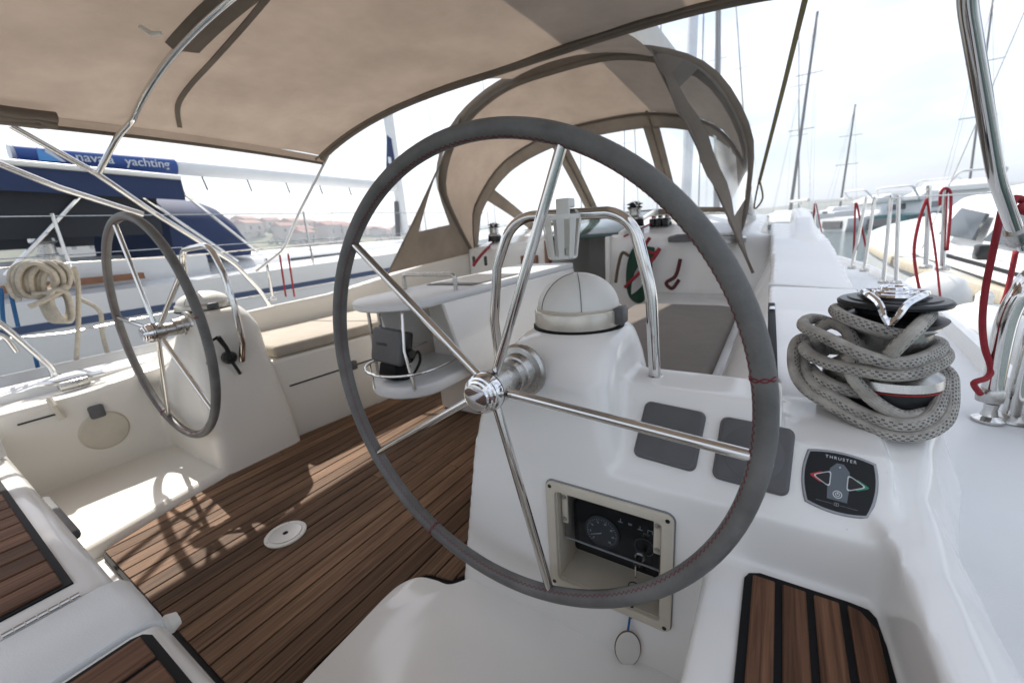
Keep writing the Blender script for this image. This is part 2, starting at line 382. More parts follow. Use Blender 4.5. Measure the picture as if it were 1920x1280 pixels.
def moulded(name, b, mt, parent, voxel=.012, it=6, cuts=()):
    """weld overlapping solids into one filleted glass-fibre moulding"""
    me = b.mesh(name, 0); o = link(name+'_raw', me, mt)
    md = o.modifiers.new('r', 'REMESH'); md.mode = 'VOXEL'; md.voxel_size = voxel; md.adaptivity = 0
    sm = o.modifiers.new('s', 'SMOOTH'); sm.factor = .5; sm.iterations = it
    tmp = []
    for c in cuts:
        q = link('cut', c.mesh('cut', 0), None); tmp.append(q); q.hide_render = True
        bo = o.modifiers.new('b', 'BOOLEAN'); bo.operation = 'DIFFERENCE'; bo.object = q; bo.solver = 'EXACT'
    dg = bpy.context.evaluated_depsgraph_get(); dg.update()
    m2 = bpy.data.meshes.new_from_object(o.evaluated_get(dg)); m2.name = name
    bpy.data.objects.remove(o)
    for q in tmp: bpy.data.objects.remove(q)
    m2.polygons.foreach_set('use_smooth', [True]*len(m2.polygons)); m2.set_sharp_from_angle(angle=radians(50))
    return link(name, m2, mt, parent)
def text(name, body, size, mtx, mt, parent=None, ext=.0004, space=1.0, bold=0):
    c = bpy.data.curves.new(name, 'FONT'); c.body = body; c.size = size; c.extrude = ext; c.align_x = 'CENTER'; c.align_y = 'CENTER'; c.space_character = space; c.offset = bold
    t = bpy.data.objects.new(name, c); COL.objects.link(t)
    dg = bpy.context.evaluated_depsgraph_get(); dg.update()
    me = bpy.data.meshes.new_from_object(t.evaluated_get(dg)); bpy.data.objects.remove(t)
    me.transform(mtx); return link(name, me, mt, parent)
def copytree(o, parent=None):
    c = o.copy(); COL.objects.link(c)
    if parent is not None: c.parent = parent
    for ch in list(o.children): copytree(ch, c)
    return c

# ================================================================ our yacht: the mouldings
yacht = thing('sailing_yacht', 'white sailing yacht whose teak-floored twin-wheel cockpit fills the picture', 'sailboat')
HB = [(-1.7, 1.70), (-1, 1.76), (0, 1.81), (.8, 1.85), (1.3, 1.90), (2, 1.95), (3, 1.98), (4, 1.94), (5, 1.80), (6, 1.56), (7, 1.20), (8, .72), (8.8, .25), (9.1, .04)]
def hb(y):
    for (a, p), (b, q) in zip(HB, HB[1:]):
        if a <= y <= b: return p+(q-p)*(y-a)/(b-a)
    return HB[0][1] if y < HB[0][0] else HB[-1][1]
ys = [-1.7+i*.3 for i in range(37)]
b = B(); R = []
for y in ys:                                                   # hull shell, an open trough with thick sides
    h = hb(y); q = min(1, h/1.2)
    o_ = [(h, .395), (h*1.0, .1), (h*.97, -.35), (h*.86*q, -.85), (0, -1.25)]
    i_ = [(max(h-.05, .01), .395), (max(h*.95-.05, .01), -.3), (max(h*.82*q-.05, .005), -.8), (0, -1.15)]
    ring = [(x, y, z) for x, z in o_] + [(-x, y, z) for x, z in o_[-2::-1]] + [(-x, y, z) for x, z in i_] + [(x, y, z) for x, z in i_[-2::-1]]
    R.append(ring)
b.rings(R); b.box(-1.64, 1.64, -1.74, -1.68, -.9, .39); b.done('hull', HULLW, yacht)
for s in (-1, 1):
    b = B(); b.rings([[(s*max(min(1.485, hb(y)-.2), 0), y, .335), (s*hb(y)*.998, y, .335), (s*hb(y)*.998, y, .40), (s*max(min(1.485, hb(y)-.2), 0), y, .41)] for y in ys])
    b.done('side_deck', GELD, yacht)
    b = B(); b.rings([[(s*(hb(y)-.045), y, .395), (s*(hb(y)+.012), y, .37), (s*(hb(y)+.008), y, .445), (s*(hb(y)-.030), y, .450)] for y in ys])
    b.done('toe_rail', ALU if s < 0 else GEL, yacht)
# moulded grooves and small fittings of the side deck
b = B(); b.rings([[(1.60-.006, y, .402), (1.60+.006, y, .402), (1.60+.006, y, .4065), (1.60-.006, y, .4065)] for y in (1.2, 1.6, 2.2)]); b.done('deck_groove', BLACK, yacht)

# starboard helm: console, tower, seat and coaming in one moulding
b = B()
b.prism([(.578, .1, -.08), (.688, .1, .46), (1.47, .1, .46), (1.47, .1, -.08)], (0, .27, 0))
b.prism([(.97, .1, .38), (.97, .1, .447), (.97, .231, .605), (.97, .36, .605), (.97, .36, .38)], (.335, 0, 0))
b.prism([(1.29, .1, .38), (1.29, .1, .447), (1.29, .189, .554), (1.29, .40, .556), (1.29, .40, .38)], (.165, 0, 0))
sec = [(.38, .664, 1.05, .1, .44, .03), (.50, .69, 1.035, .1, .44, .04), (.58, .713, 1.02, .103, .45, .05), (.63, .73, 1.01, .118, .455, .06), (.67, .742, 1.0, .155, .46, .08), (.693, .757, .992, .19, .46, .09), (.705, .775, .98, .215, .45, .1)]
b.rings([rrect(x0, x1, y0, y1, r, z) for z, x0, x1, y0, y1, r in sec])
b.box(1.21, 1.48, -1.3, .13, -.05, .352)
cs = [(-1.3, 1.455, 1.505, .455), (-.1, 1.455, 1.503, .462), (.08, 1.445, 1.498, .475), (.2, 1.40, 1.497, .512), (.3, 1.34, 1.52, .545), (.42, 1.295, 1.555, .552), (.8, 1.272, 1.575, .562), (1.2, 1.262, 1.565, .59), (1.52, 1.255, 1.555, .63)]
b.rings([[(xi, y, .1), (xo+.12, y, .1), (xo+.055, y, .40), (xo, y, zt-.012), (xi+.0, y, zt)] for y, xi, xo, zt in cs])
moulded('helm_console', b, GEL, yacht, .0075, 9, cuts=[B().box(.905, 1.133, .0, .205, .153, .392)])
# forward coaming with its moulded seam, then the cabin
b = B()
cs = [(1.53, 1.255, 1.555, .635), (1.9, 1.25, 1.55, .70), (2.3, 1.235, 1.52, .79), (2.8, 1.22, 1.47, .87)]
b.rings([[(xi, y, .1), (xo+.04, y, .1), (xo, y, zt-.03), (xi, y, zt)] for y, xi, xo, zt in cs])
b.rings([[(1.31, y, .2), (1.49, y, .2), (1.45, y, z), (1.35, y, z)] for y, z in ((2.0, .66), (2.35, .80), (2.7, .89), (3.1, .93), (3.8, .95))])
moulded('coaming', b, GEL, yacht, .014, 6)
b = B(); b.rings([[(xi-.002, y, .1), (xo+.032, y, .1), (xo+.003, y, zt-.018), (xi-.002, y, zt+.003)] for y, xi, xo, zt in [(1.518, 1.255, 1.555, .632), (1.532, 1.255, 1.555, .634)]]); b.done('coaming_seam', WHITE, yacht)
b = B()
cs = [(2.58, 1.17, .80, .835), (2.9, 1.17, .86, .90), (3.3, 1.18, .90, .965), (4, 1.17, .90, 1.0), (5, 1.05, .86, .98), (6, .85, .78, .92), (7, .5, .62, .80), (7.3, .3, .45, .6)]
b.rings([[(-w_-.07, y, .2), (w_+.07, y, .2), (w_, y, zs), (w_*.8, y, zs+(zc-zs)*.6), (w_*.35, y, zc), (-w_*.35, y, zc), (-w_*.8, y, zs+(zc-zs)*.6), (-w_, y, zs)] for y, w_, zs, zc in cs])
b.box(-1.22, 1.24, 2.56, 2.66, -.1, .80)
cabin = moulded('cabin', b, GEL, yacht, .018, 4, cuts=[B().box(-.37, .17, 2.3, 3.5, .12, 1.3)])

# companionway: a dark stair well with wooden trim
b = B()
b.box(-.50, -.40, 2.68, 4.2, -.6, .79); b.box(.20, .30, 2.68, 4.2, -.6, .79); b.box(-.5, .3, 4.2, 4.3, -.6, .79); b.box(-.5, .3, 2.6, 4.3, -.7, -.6)
b.done('companionway', DARKIN, yacht)
for x0, x1 in ((-.385, -.345), (.145, .185)): B().box(x0, x1, 2.535, 2.60, .05, .84).bevel(.006).done('door_jamb', VARN if x0 < 0 else WHITEP, yacht)
B().box(-.345, .145, 2.535, 2.60, .09, .14).bevel(.006).done('sill', VARN, yacht)
for i in range(3): B().box(-.33, .13, 2.75+i*.24, 2.98+i*.24, -.02-i*.2, .02-i*.2).bevel(.008).done('stair_tread', WOODBROWN, yacht)
b = B(); b.box(-.05, .14, 3.2, 3.5, .54, .57); b.done('chart_table', WHITEP, yacht)
b = B(); b.prism([(-.42, 2.66, .83), (.22, 2.66, .83), (.22, 3.6, .99), (-.42, 3.6, .99)], (0, 0, .035)); b.bevel(.01).done('sliding_hatch', mat('hatch_acrylic', (.05, .09, .09), .1), yacht)
for x0, x1 in ((-.47, -.42), (.22, .27)):
    b = B(); b.prism([(x0, 2.62, .81), (x1, 2.62, .81), (x1, 3.7, .985), (x0, 3.7, .985)], (0, 0, .06)); b.bevel(.012).done('hatch_slide', WHITEP, yacht)
# wooden locker fronts beside the companionway
B().box(-.62, -.46, 2.53, 2.57, .42, .72).bevel(.006).done('locker_door', VARN, yacht)
B().box(-1.0, -.42, 2.25, 2.56, .40, .45).bevel(.012).done('bridge_step', GEL, yacht)

# port helm console, wall and coaming
b = B()
sec = [(-.08, -1.26, -.662, .03, .40, .04), (.15, -1.25, -.675, .034, .39, .05), (.38, -1.20, -.69, .045, .37, .06), (.5, -1.04, -.70, .065, .36, .07), (.6, -.99, -.705, .085, .36, .08), (.66, -.975, -.72, .10, .34, .09), (.70, -.96, -.745, .11, .32, .1)]
b.rings([rrect(x0, x1, y0, y1, r, z) for z, x0, x1, y0, y1, r in sec])
cs = [(-1.3, -1.54, -1.20, .395), (-.2, -1.54, -1.20, .40), (.1, -1.54, -1.20, .43), (.3, -1.52, -1.21, .56), (.45, -1.50, -1.27, .598), (1.2, -1.50, -1.28, .62), (1.9, -1.50, -1.27, .70), (2.7, -1.45, -1.22, .82)]
b.rings([[(xo-.03, y, -.1), (xi, y, -.1), (xi, y, zt), (xo, y, zt-.03)] for y, xo, xi, zt in cs])
moulded('helm_console', b, GELC, yacht, .011, 9)
# the round locker lid in the wall of the port helm, with its dark strap
b = B(); b.lathe([(0, .0), (.082, .0), (.085, .006), (.085, .014), (.078, .02), (.06, .021), (0, .023)], (-1.212, -.178, .21), (1, 0, 0), 40); b.done('locker_lid', CREAMP, yacht)
b = B(); b.box(-1.212, -1.18, -.208, -.158, .275, .332).bevel(.008).done('lid_handle', GREYP, yacht)
b = B(); b.box(-1.21, -1.194, -.405, -.30, .338, .343); b.done('locker_seam', BLACK, yacht)
b = B(); b.tube([(-1.21, -.30, .405), (-1.182, -.297, .38), (-1.182, -.287, .318)], .011, 8); b.done('strap_hook', CREAMP, yacht)

# cockpit seats with cushions
for s, cm in ((-1, CUSH_SUN), (1, CUSH)):
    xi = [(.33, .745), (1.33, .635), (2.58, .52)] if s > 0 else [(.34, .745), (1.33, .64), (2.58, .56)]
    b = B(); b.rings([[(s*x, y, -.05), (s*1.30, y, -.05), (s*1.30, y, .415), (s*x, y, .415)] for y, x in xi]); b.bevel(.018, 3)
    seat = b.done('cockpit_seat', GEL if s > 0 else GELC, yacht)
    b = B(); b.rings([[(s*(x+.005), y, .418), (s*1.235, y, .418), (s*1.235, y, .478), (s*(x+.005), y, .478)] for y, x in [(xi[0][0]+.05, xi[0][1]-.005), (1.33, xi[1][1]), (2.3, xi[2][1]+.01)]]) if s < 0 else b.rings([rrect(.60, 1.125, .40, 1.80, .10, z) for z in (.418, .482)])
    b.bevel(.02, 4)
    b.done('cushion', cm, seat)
    if s < 0:   # locker lid outline and latch on the port seat front
        for y0, y1 in ((.42, 1.1),):
            q = B(); q.rings([[(-(.745-(y-.34)*.106)+.0035, y, .265+dz), (-(.745-(y-.34)*.106)-.01, y, .265+dz), (-(.745-(y-.34)*.106)-.01, y, .272+dz), (-(.745-(y-.34)*.106)+.0035, y, .272+dz)] for y in (y0, y1) for dz in (0,)]); q.done('locker_seam', BLACK, seat)
        B().box(-.70, -.672, .74, .78, .25, .30).bevel(.006).done('locker_latch', GREYP, seat)
        B().lathe([(0, 0), (.016, 0), (.018, .006), (.01, .012), (0, .013)], (-.665, 1.03, .30), (1, -.1, 0), 20).done('locker_lock', CHROME, seat)
b = B(); b.rings([[(1.14, y, .40), (1.31, y, .40), (1.31, y, zt), (1.26, y, zt), (1.17, y, .47)] for y, zt in ((.37, .54), (.8, .555), (1.5, .61), (2.1, .73), (2.56, .78))]); b.bevel(.03, 3).done('seat_back', GEL, yacht, 50)
# ---------------------------------------------------------------- floor
b = B(); b.box(-1.26, 1.26, -1.6, 2.62, -.09, -.022)
floor = b.done('cockpit_floor', GEL, yacht)
def ystart(x):
    pts = [(-.74, .12), (-.70, .085), (-.668, .05), (-.62, -.17), (-.56, -.385), (.435, -.385), (.452, .0), (.49, .06), (.57, .075), (.60, .13), (.74, .3)]
    if x <= pts[0][0]: return .3
    for (a, p), (c, q) in zip(pts, pts[1:]):
        if a <= x <= c: return p+(q-p)*(x-a)/(c-a)
    return .4
def yend(x):
    """forward end: the seat fronts close in"""
    lim = 2.50
    ax = abs(x)
    if ax > .54: lim = min(lim, .34+(.735-ax)/.106*1.0)
    return max(lim, ystart(x)+.02)
caulk = B(); cg = []
xs_ = [-.735+i*.0245 for i in range(61)]
for x in xs_: cg.append((x, ystart(x)-.010, yend(x)+.01))
for (x, y0, y1), (x2, z0, z1) in zip(cg, cg[1:]):
    caulk.rings([[(x, y0, z), (x2, z0, z), (x2, z1, z), (x, y1, z)] for z in (-.0215, -.0055)])
caulk.done('caulking', BLACK, floor)
PITCHP = .0595; GAP = .0066
k0 = .277
for k in range(-17, 8):
    x0 = k0+k*PITCHP+GAP/2; x1 = x0+PITCHP-GAP
    if x0 < -.735: x0 = -.735
    if x1 <= x0+.004 or x1 > .735: continue
    n = 4; P0 = [(x0+(x1-x0)*i/n, ystart(x0+(x1-x0)*i/n)) for i in range(n+1)]; P1 = [(x0+(x1-x0)*i/n, yend(x0+(x1-x0)*i/n)) for i in range(n, -1, -1)]
    if .452 < x0 < .60: P0 = [(x, y+.006) for x, y in P0]
    # some strakes are butted from two lengths
    cut = random.choice([None, None, random.uniform(.2, 1.6)])
    spans = [(P0, P1)] if cut is None or min(p[1] for p in P1) < cut+.2 or max(p[1] for p in P0) > cut-.2 else [(P0, [(x1, cut-.0015), (x0, cut-.0015)]), ([(x0, cut+.0015), (x1, cut+.0015)], P1)]
    for A_, B_ in spans:
        poly = A_+B_
        q = B(); q.rings([[(x, y, z) for x, y in poly] for z in (-.021, random.uniform(-.0006, .0004))])
        q.done('plank', TEAK, floor, smooth=20)
# white helm floors either side, a few millimetres proud of the teak
def flat(pts): return [V((x, y, 0)) for x, y in pts]
edge = crom(flat([(.470, -.475), (.458, -.30), (.452, -.16), (.447, -.05), (.455, .0), (.483, .036), (.53, .050), (.575, .058), (.612, .10), (.70, .2)]), 5)
b = B(); poly = edge+flat([(1.3, .2), (1.3, -.475)])
b.rings([[p+V((0, 0, z)) for p in poly] for z in (-.021, .004)]+[[p+V((.008*(1 if i < len(edge) else 0), 0, .012)) for i, p in enumerate(poly)]])
b.done('helm_floor', GEL, yacht, 50)
edge = crom(flat([(-.562, -.475), (-.575, -.39), (-.63, -.17), (-.675, .045), (-.70, .075), (-.75, .12)]), 5)
poly = edge+flat([(-1.3, .12), (-1.3, -.475)])
b = B(); b.rings([[p+V((0, 0, z)) for p in poly] for z in (-.021, .012)]+[[p-V((.012*(1 if i < len(edge) else 0), 0, -.024)) for i, p in enumerate(poly)]]+[[p-V((.03*(1 if i < len(edge) else 0), 0, -.030)) for i, p in enumerate(poly)]])
b.done('helm_floor', GELC, yacht, 50)
# floor hatch ring in the teak
d = thing('deck_plate', 'round white deck plate with a black centre keyhole set in the teak floor', 'deck plate', (-.059, -.043, 0))
B().lathe([(0, -.002), (.063, -.002), (.065, .003), (.062, .0055), (.052, .0055), (.050, .004), (.0, .004)], (0, 0, .001), n=48).done('rim', WHITEP, d)
B().lathe([(0, 0), (.047, 0), (.048, .0025), (0, .003)], (0, 0, .0045), n=40).done('lid', ALU, d)
B().lathe([(0, 0), (.009, 0), (.008, .0012), (0, .0012)], (.0, 0, .0072), n=20).done('keyhole', BLACK, d)
for a in (20, 140, 260): B().lathe([(0, 0), (.003, 0), (.0025, .001), (0, .001)], (.057*cos(radians(a)), .057*sin(radians(a)), .0062), n=10).done('screw', STEELB, d)

# ---------------------------------------------------------------- teak pads and the stern seats
def pad(name, parent, x0, x1, y0, y1, z, n, cham=0, mt=TEAKR, gap=.010):
    """black bed with proud teak slats running fore and aft"""
    b = B(); r = .02
    poly = [(x0-.012, y0-.012), (x1+.012, y0-.012), (x1+.012, y1+.012-cham), (x1+.012-cham*.55, y1+.012-cham*.1), (x1-cham*.9, y1+.012), (x0+.01, y1+.012), (x0-.006, y1+.004), (x0-.012, y1-.01)]
    b.rings([[V((x, y, z+dz)) for x, y in poly] for dz in (-.01, .003)]); bed = b.done(name, BLACK, parent, 40)
    wd = (x1-x0-gap*(n-1))/n
    for i in range(n):
        a = x0+i*(wd+gap); c = a+wd
        top = y1 if not (cham and i == n-1) else None
        pl = [(a, y0), (c, y0), (c, y1), (a, y1)] if top else [(a, y0), (c, y0), (c, y1-cham), (c-cham*.55, y1-cham*.12), (c-cham, y1), (a, y1)]
        q = B(); q.rings([[V((x, y, z+dz)) for x, y in pl] for dz in (.0, .0075+random.uniform(-.0004, .0004))]); q.bevel(.0018, 1)
        q.done('plank', mt, bed, 30)
    return bed
pad('seat_pad', yacht, 1.283, 1.437, -.62, .072, .354, 4, .03)
def seatblock(x0, x1, z, mt, name='stern_seat', yfront=-.478):
    b = B(); R = []
    for x in (x0, x0+.012, x1-.012, x1):
        i = .012 if x in (x0, x1) else 0
        R.append([(x, -1.4, z-.06), (x, yfront-.02, z-.06), (x, yfront-i*.3, z-.045), (x, yfront-i*.3, z-.022), (x, yfront-.012-i, z-.005-i*.3), (x, yfront-.03-i, z-i*.4), (x, -1.4, z-i*.4)])
    b.rings(R); return b.done(name, mt, yacht, 50)
sa = seatblock(-1.22, .236, .35, GEL); sb = seatblock(.25, .425, .356, GELD, 'seat_bridge', -.462); sc_ = seatblock(.432, 1.205, .35, GEL, yfront=-.466)
pad('teak_pad', sa, -.86, .178, -1.3, -.535, .351, 17, 0, TEAKR, .0065)
pad('teak_pad', sc_, .462, 1.12, -1.3, -.500, .351, 9, 0, TEAKR, .010)
b = B(); b.box(-1.22, 1.21, -1.4, -.515, -.05, .30); b.done('stern_locker', GELC, yacht)
# hinge between the two seat parts, and the black foot rest pad on the port seat front
hg = B()
for i in range(7): hg.tube([(.2435, -.525-i*.0135, .355), (.2435, -.537-i*.0135, .355)], .0042, 8)
hg.done('hinge', STEELB, sb)
b = B(); b.box(-.52, -.20, -.50, -.452, .245, .275).bevel(.01, 2).done('rubber_fender_strip', GREYP, sa)
B().lathe([(0, 0), (.03, 0), (.03, .05), (.034, .055), (.034, .085), (.028, .09), (.028, .15), (0, .15)], (-.80, -.51, .352), (0, 0, 1), 24).done('rail_socket', WHITEP, sa)
B().lathe([(0, 0), (.016, 0), (.018, .008), (.012, .022), (0, .024)], (.40, -.462, .30), (0, 1, 0), 20).done('seat_stop', WHITEP, sb)

# ================================================================ steering wheels
def wheel(c, a0, label):
    w_ = thing('steering_wheel', label, 'steering wheel', c, 'steering wheels')
    RC, r = .4495, .0158
    N = 128; P = [(RC*cos(2*pi*i/N), 0, RC*sin(2*pi*i/N)) for i in range(N)]
    rim = B().tube(P, r, 20, closed=True).done('rim', LEATHER, w_, 180)
    def skin(th, phi, k=1.0):       # phi 0 = towards the hub, 90 = aft
        q = RC-cos(phi)*r*k
        return V((q*cos(th), -sin(phi)*r*k, q*sin(th)))
    n = 250; Z = [skin(2*pi*i/n/2, radians(30+(11 if i % 2 else -7)), 1.02) for i in range(2*n)]
    B().tube(Z, .0008, 4, closed=True).done('stitching', REDTHREAD, rim, 0)
    for deg in (10.6, -118):         # cross seams where two lengths of leather meet
        th = radians(deg); q = B()
        for sgn in (1, -1):
            q.tube([skin(th+sgn*.006*sin(i*1.05), radians(-60+i*15), 1.03) for i in range(15)], .0011, 4)
        q.done('seam', REDTHREAD, rim, 0)
    for i in range(5):
        a = radians(a0-72*i); d = V((cos(a), 0, sin(a)))
        B().tube([d*.026, d*.437], .0088, 14).done('spoke', STEEL, w_)
    B().lathe([(0, -.075), (.026, -.075), (.027, -.07), (.027, -.024), (.035, -.02), (.036, .012), (.033, .016)], (0, 0, 0), (0, -1, 0), 40).done('hub', STEELB, w_)
    B().lathe([(.030, .012), (.0385, .0145), (.0385, .03), (.0365, .033), (.0355, .038), (.032, .0395), (.031, .045), (.027, .0465), (.0255, .051), (.022, .052), (0, .0525)], (0, 0, 0), (0, -1, 0), 48).done('hub_cap', CHROME, w_)
    B().lathe([(.0372, .0125), (.0388, .0125), (.0388, .0142), (.0372, .0142)], (0, 0, 0), (0, -1, 0), 40).done('hub_ring', BLACK, w_)
    return w_
wheel((.83, 0, .65), 67.6, 'large grey leather steering wheel with red stitching in the foreground')
wheel((-.83, 0, .645), 103, 'far steering wheel on the port side, seen edge-on and blurred')
for s in (1, -1):                     # shaft flanges on the consoles
    B().lathe([(0, 0), (.057, 0), (.059, .004), (.059, .010), (.054, .016), (.042, .018), (.038, .034), (.034, .036), (.034, .060), (0, .060)], (s*.83, .118, .65), (0, -1, 0), 48).done('shaft_flange', STEELB, yacht)

# ================================================================ compass and binnacle guards
def compass(c, label, flat_=1.0):
    t = thing('compass', label, 'compass', c, 'binnacle compasses'); t.scale = (1, 1, flat_)
    B().lathe([(0, -.004), (.107, -.004), (.111, .0), (.111, .006), (.106, .008), (0, .008)], n=56).done('gasket', BLACK, t)
    B().lathe([(0, .006), (.106, .006), (.107, .012), (.1065, .042), (.104, .046), (.098, .046), (0, .046)], n=56).done('bezel', CREAMCHR, t)
    prof = [(.0985, .044)]+[(.0985*cos(a), .046+.083*sin(a)) for a in [pi/2*i/14 for i in range(15)]]
    B().lathe(prof, n=56).done('dome_cover', WHITEP, t)
    B().lathe([(.0990, .0445), (.1002, .046), (.1002, .050), (.0985, .052)], n=56).done('cover_rim', CREAMP, t)
    for a0, bend in ((-125, .0), (-62, .0)):
        P = []
        for i in range(15):
            e = radians(4+80*i/14); a = radians(a0)
            P.append(V((.0992*cos(e)*cos(a), .0992*cos(e)*sin(a), .046+.0838*sin(e))))
        B().tube(P, .0011, 6).done('seam', DIMPRINT, t)
    B().box(.098, .122, -.030, .012, .012, .052).bevel(.006, 2).done('hinge_block', GREYP, t)
    return t
CREAMCHR = mat('cream_metal', (.60, .56, .49), .25, .35, var=.1, vscale=20)
compass((.87, .33, .702), 'white domed compass on top of the near helm console')
compass((-.885, .205, .698), 'low white compass cover on the far port console', .62)
def guard(s, label):
    t = thing('grab_rail', label, 'grab rail', (0, 0, 0), 'binnacle grab rails')
    px = [(1228, 708), (1221, 548), (1185, 405), (1085, 391), (960, 412), (932, 500), (927, 600)]
    P = [on(u, v, 'y', .3) for u, v in px]; P.append(V((.645, .3, .56))); P.append(V((.69, .3, .47)))
    P = [V((s*p.x, p.y-(.08 if s < 0 else 0), p.z)) for p in P]
    F = fillet(P[:3], .03, 5)[:-1] + fillet([P[1], P[2], P[3]], .07, 8)[1:-1] + fillet([P[3], P[4], P[5]], .07, 8)[1:-1] + [P[5], P[6], P[7], P[8]]
    B().tube(F, .0128, 16).done('tube', STEEL, t, 60)
    B().lathe([(0, -.004), (.022, -.004), (.023, .002), (.018, .007), (.013, .008), (0, .008)], P[0], (0, 0, 1), 24).done('foot', STEELB, t)
    return t
guard(1, 'polished steel grab rail arching over the near compass')
guard(-1, 'steel grab rail on the far port console')
# throttle lever on the port console
t = thing('throttle_lever', 'black engine throttle lever on the port console', 'lever', (-.69, .17, .50))
B().lathe([(0, 0), (.028, 0), (.028, .02), (.02, .03), (0, .032)], (0, 0, 0), (1, 0, 0), 20).done('base', BLACKP, t)
B().tube([(.026, 0, 0), (.03, -.01, .05), (.032, -.03, .10)], [.01, .009, .011], 10).done('lever', BLACKP, t)
B().tube([(.02, 0, -.01), (.025, .02, -.08)], .007, 8).done('cable', BLACKP, t)
B().tube([(.03, -.03, .1), (.035, -.06, .09), (.03, -.09, .0)], .006, 8).done('lanyard', BLACK, t)
# white slatted cup holder on the guard
t = thing('cup_holder', 'white slatted plastic cup holder hanging from the grab rail', 'cup holder', on(1062, 392, 'y', .285))
b = B(); b.box(-.016, .016, -.016, .012, .002, .022); b.box(-.016, .016, -.022, -.014, -.085, .022); b.bevel(.003).done('hook', WHITEP, t)
def cupring(z, r, h): return B().lathe([(r-.0025, z), (r, z), (r, z+h), (r-.0025, z+h)], (0, -.028, 0), n=28)
cupring(-.022, .042, .010).done('top_ring', WHITEP, t); cupring(-.105, .031, .006).done('bottom_ring', WHITEP, t)
for i in range(9):
    a = 2*pi*i/9+.2; d = V((cos(a), sin(a), 0)); e = V((-sin(a), cos(a), 0)); c0 = V((0, -.028, 0))
    p, q = c0+d*.0405+V((0, 0, -.02)), c0+d*.0300+V((0, 0, -.103))
    b = B(); b.rings([[p-e*.008, p+e*.008, p+e*.008+d*.0022, p-e*.008+d*.0022], [q-e*.006, q+e*.006, q+e*.006+d*.0022, q-e*.006+d*.0022]]); b.done('slat', WHITEP, t)
B().lathe([(0, 0), (.030, 0), (.030, .003), (0, .003)], (0, -.028, -.106), n=24).done('base', WHITEP, t)

# ================================================================ instruments on the sloping dash
TI = radians(50); DN = V((0, -sin(TI), cos(TI))); DU = V((0, cos(TI), sin(TI))); DX = V((1, 0, 0))
DROT = Matrix((DX, DU, DN)).transposed()
def dash(x, y): return V((x, y, .447+(y-.1)*tan(TI)*1.0))
def cover(x, y, label, rz, sz=.116):
    R_ = DROT @ Matrix.Rotation(rz, 3, 'Z')
    t = thing('instrument_cover', label, 'instrument cover', dash(x, y)-DN*.002, 'instrument covers', R_)
    h = sz/2
    b = B(); Z = [(-.004, 0), (.006, 0), (.012, .003), (.0135, .007)]
    b.rings([rrect(-h+i, h-i, -h+i, h-i, .013, z) for z, i in Z]); b.done('shell', GREYP, t, 40)
    b = B(); b.rings([rrect(-h+.0065, h-.0065, -h+.0065, h-.0065, .011, z) for z in (.0132, .0142)]); b.done('face', GREYP, t)
    return t
cover(1.124, .172, 'plain grey square instrument cover, left of the two', radians(-3))
c2 = cover(1.266, .168, 'grey square instrument cover with a small white mark, right of the two', radians(-2))
B().lathe([(0, .0140), (.046, .0140), (.047, .0148), (.0455, .0153), (0, .0146)], (0, 0, 0), n=48).done('dial_relief', GREYP, c2)
q = B(); q.lathe([(.0022, .0150), (.0030, .0150), (.0030, .0158), (.0022, .0158)], (.030, -.014, 0), n=16); q.box(.0275, .0325, -.0144, -.0136, .0150, .0158); q.done('mark', WHITEPRINT, c2)
# thruster control
t = thing('thruster_panel', 'black thruster control panel with silver rim and red and green arrow buttons', 'control panel', dash(1.386, .157)-DN*.003, None, DROT @ Matrix.Rotation(radians(-3), 3, 'Z'))
def barrel(wt, wb, ht, h, bulge, z, n=10):
    """four bowed sides"""
    C4 = [(-wb, -h), (wb, -h), (wt, ht), (-wt, ht)]; P = []
    for i in range(4):
        a, c = V((*C4[i], 0)), V((*C4[(i+1) % 4], 0)); d = c-a; nrm = V((d.y, -d.x, 0)).normalized()
        for k in range(n):
            s_ = k/n; p = a+d*s_+nrm*bulge*4*s_*(1-s_); P.append(V((p.x, p.y, z)))
    return P
b = B(); b.rings([barrel(.044, .040, .042, .044, .0065, -.003), barrel(.044, .040, .042, .044, .0065, .004), barrel(.0425, .0385, .0405, .0425, .0065, .0062)]); b.done('frame', SILVER, t)
b = B(); b.rings([barrel(.0405, .0365, .0385, .0405, .006, .0062), barrel(.0405, .0365, .0385, .0405, .006, .0070)]); b.done('face', BLACKG, t)
b = B(); b.prism([(-.0125, -.030, .0070), (.0125, -.030, .0070), (.0140, -.004, .0070), (.0125, .018, .0070), (.0045, .0285, .0070), (-.0045, .0285, .0070), (-.0125, .018, .0070), (-.0140, -.004, .0070)], (0, 0, .0006)); b.done('boat_symbol', SLATE, t)
for s, pm in ((-1, REDP), (1, GREENP)):
    def tri(k, dx=0):
        C3 = [(.011, .0135), (.011, -.0115), (.0335, .001)]
        cx, cy = .019, .001
        pts = [V((s*(cx+(x-cx)*k+dx), cy+(y-cy)*k, 0)) for x, y in C3]
        return fillet([(pts[0]+pts[2])/2]+pts[:1]+pts[1:2]+pts[2:]+[(pts[0]+pts[2])/2], .006*k, 5)[:-1]
    for nm, k, dx, z0, mm in (('side_light', .80, .0085, .0072, pm), ('arrow_outline', 1.10, 0, .0077, WHITEPRINT), ('arrow_button', .92, 0, .0082, SLATE)):
        q = B(); q.prism([p+V((0, 0, z0)) for p in tri(k, dx)], (0, 0, .0005)); q.done(nm, mm if nm != 'arrow_button' else BLACKP, t)
q = B(); q.lathe([(.0048, .0077), (.0060, .0077), (.0060, .0083), (.0048, .0083)], (0, -.0205, 0), n=24)
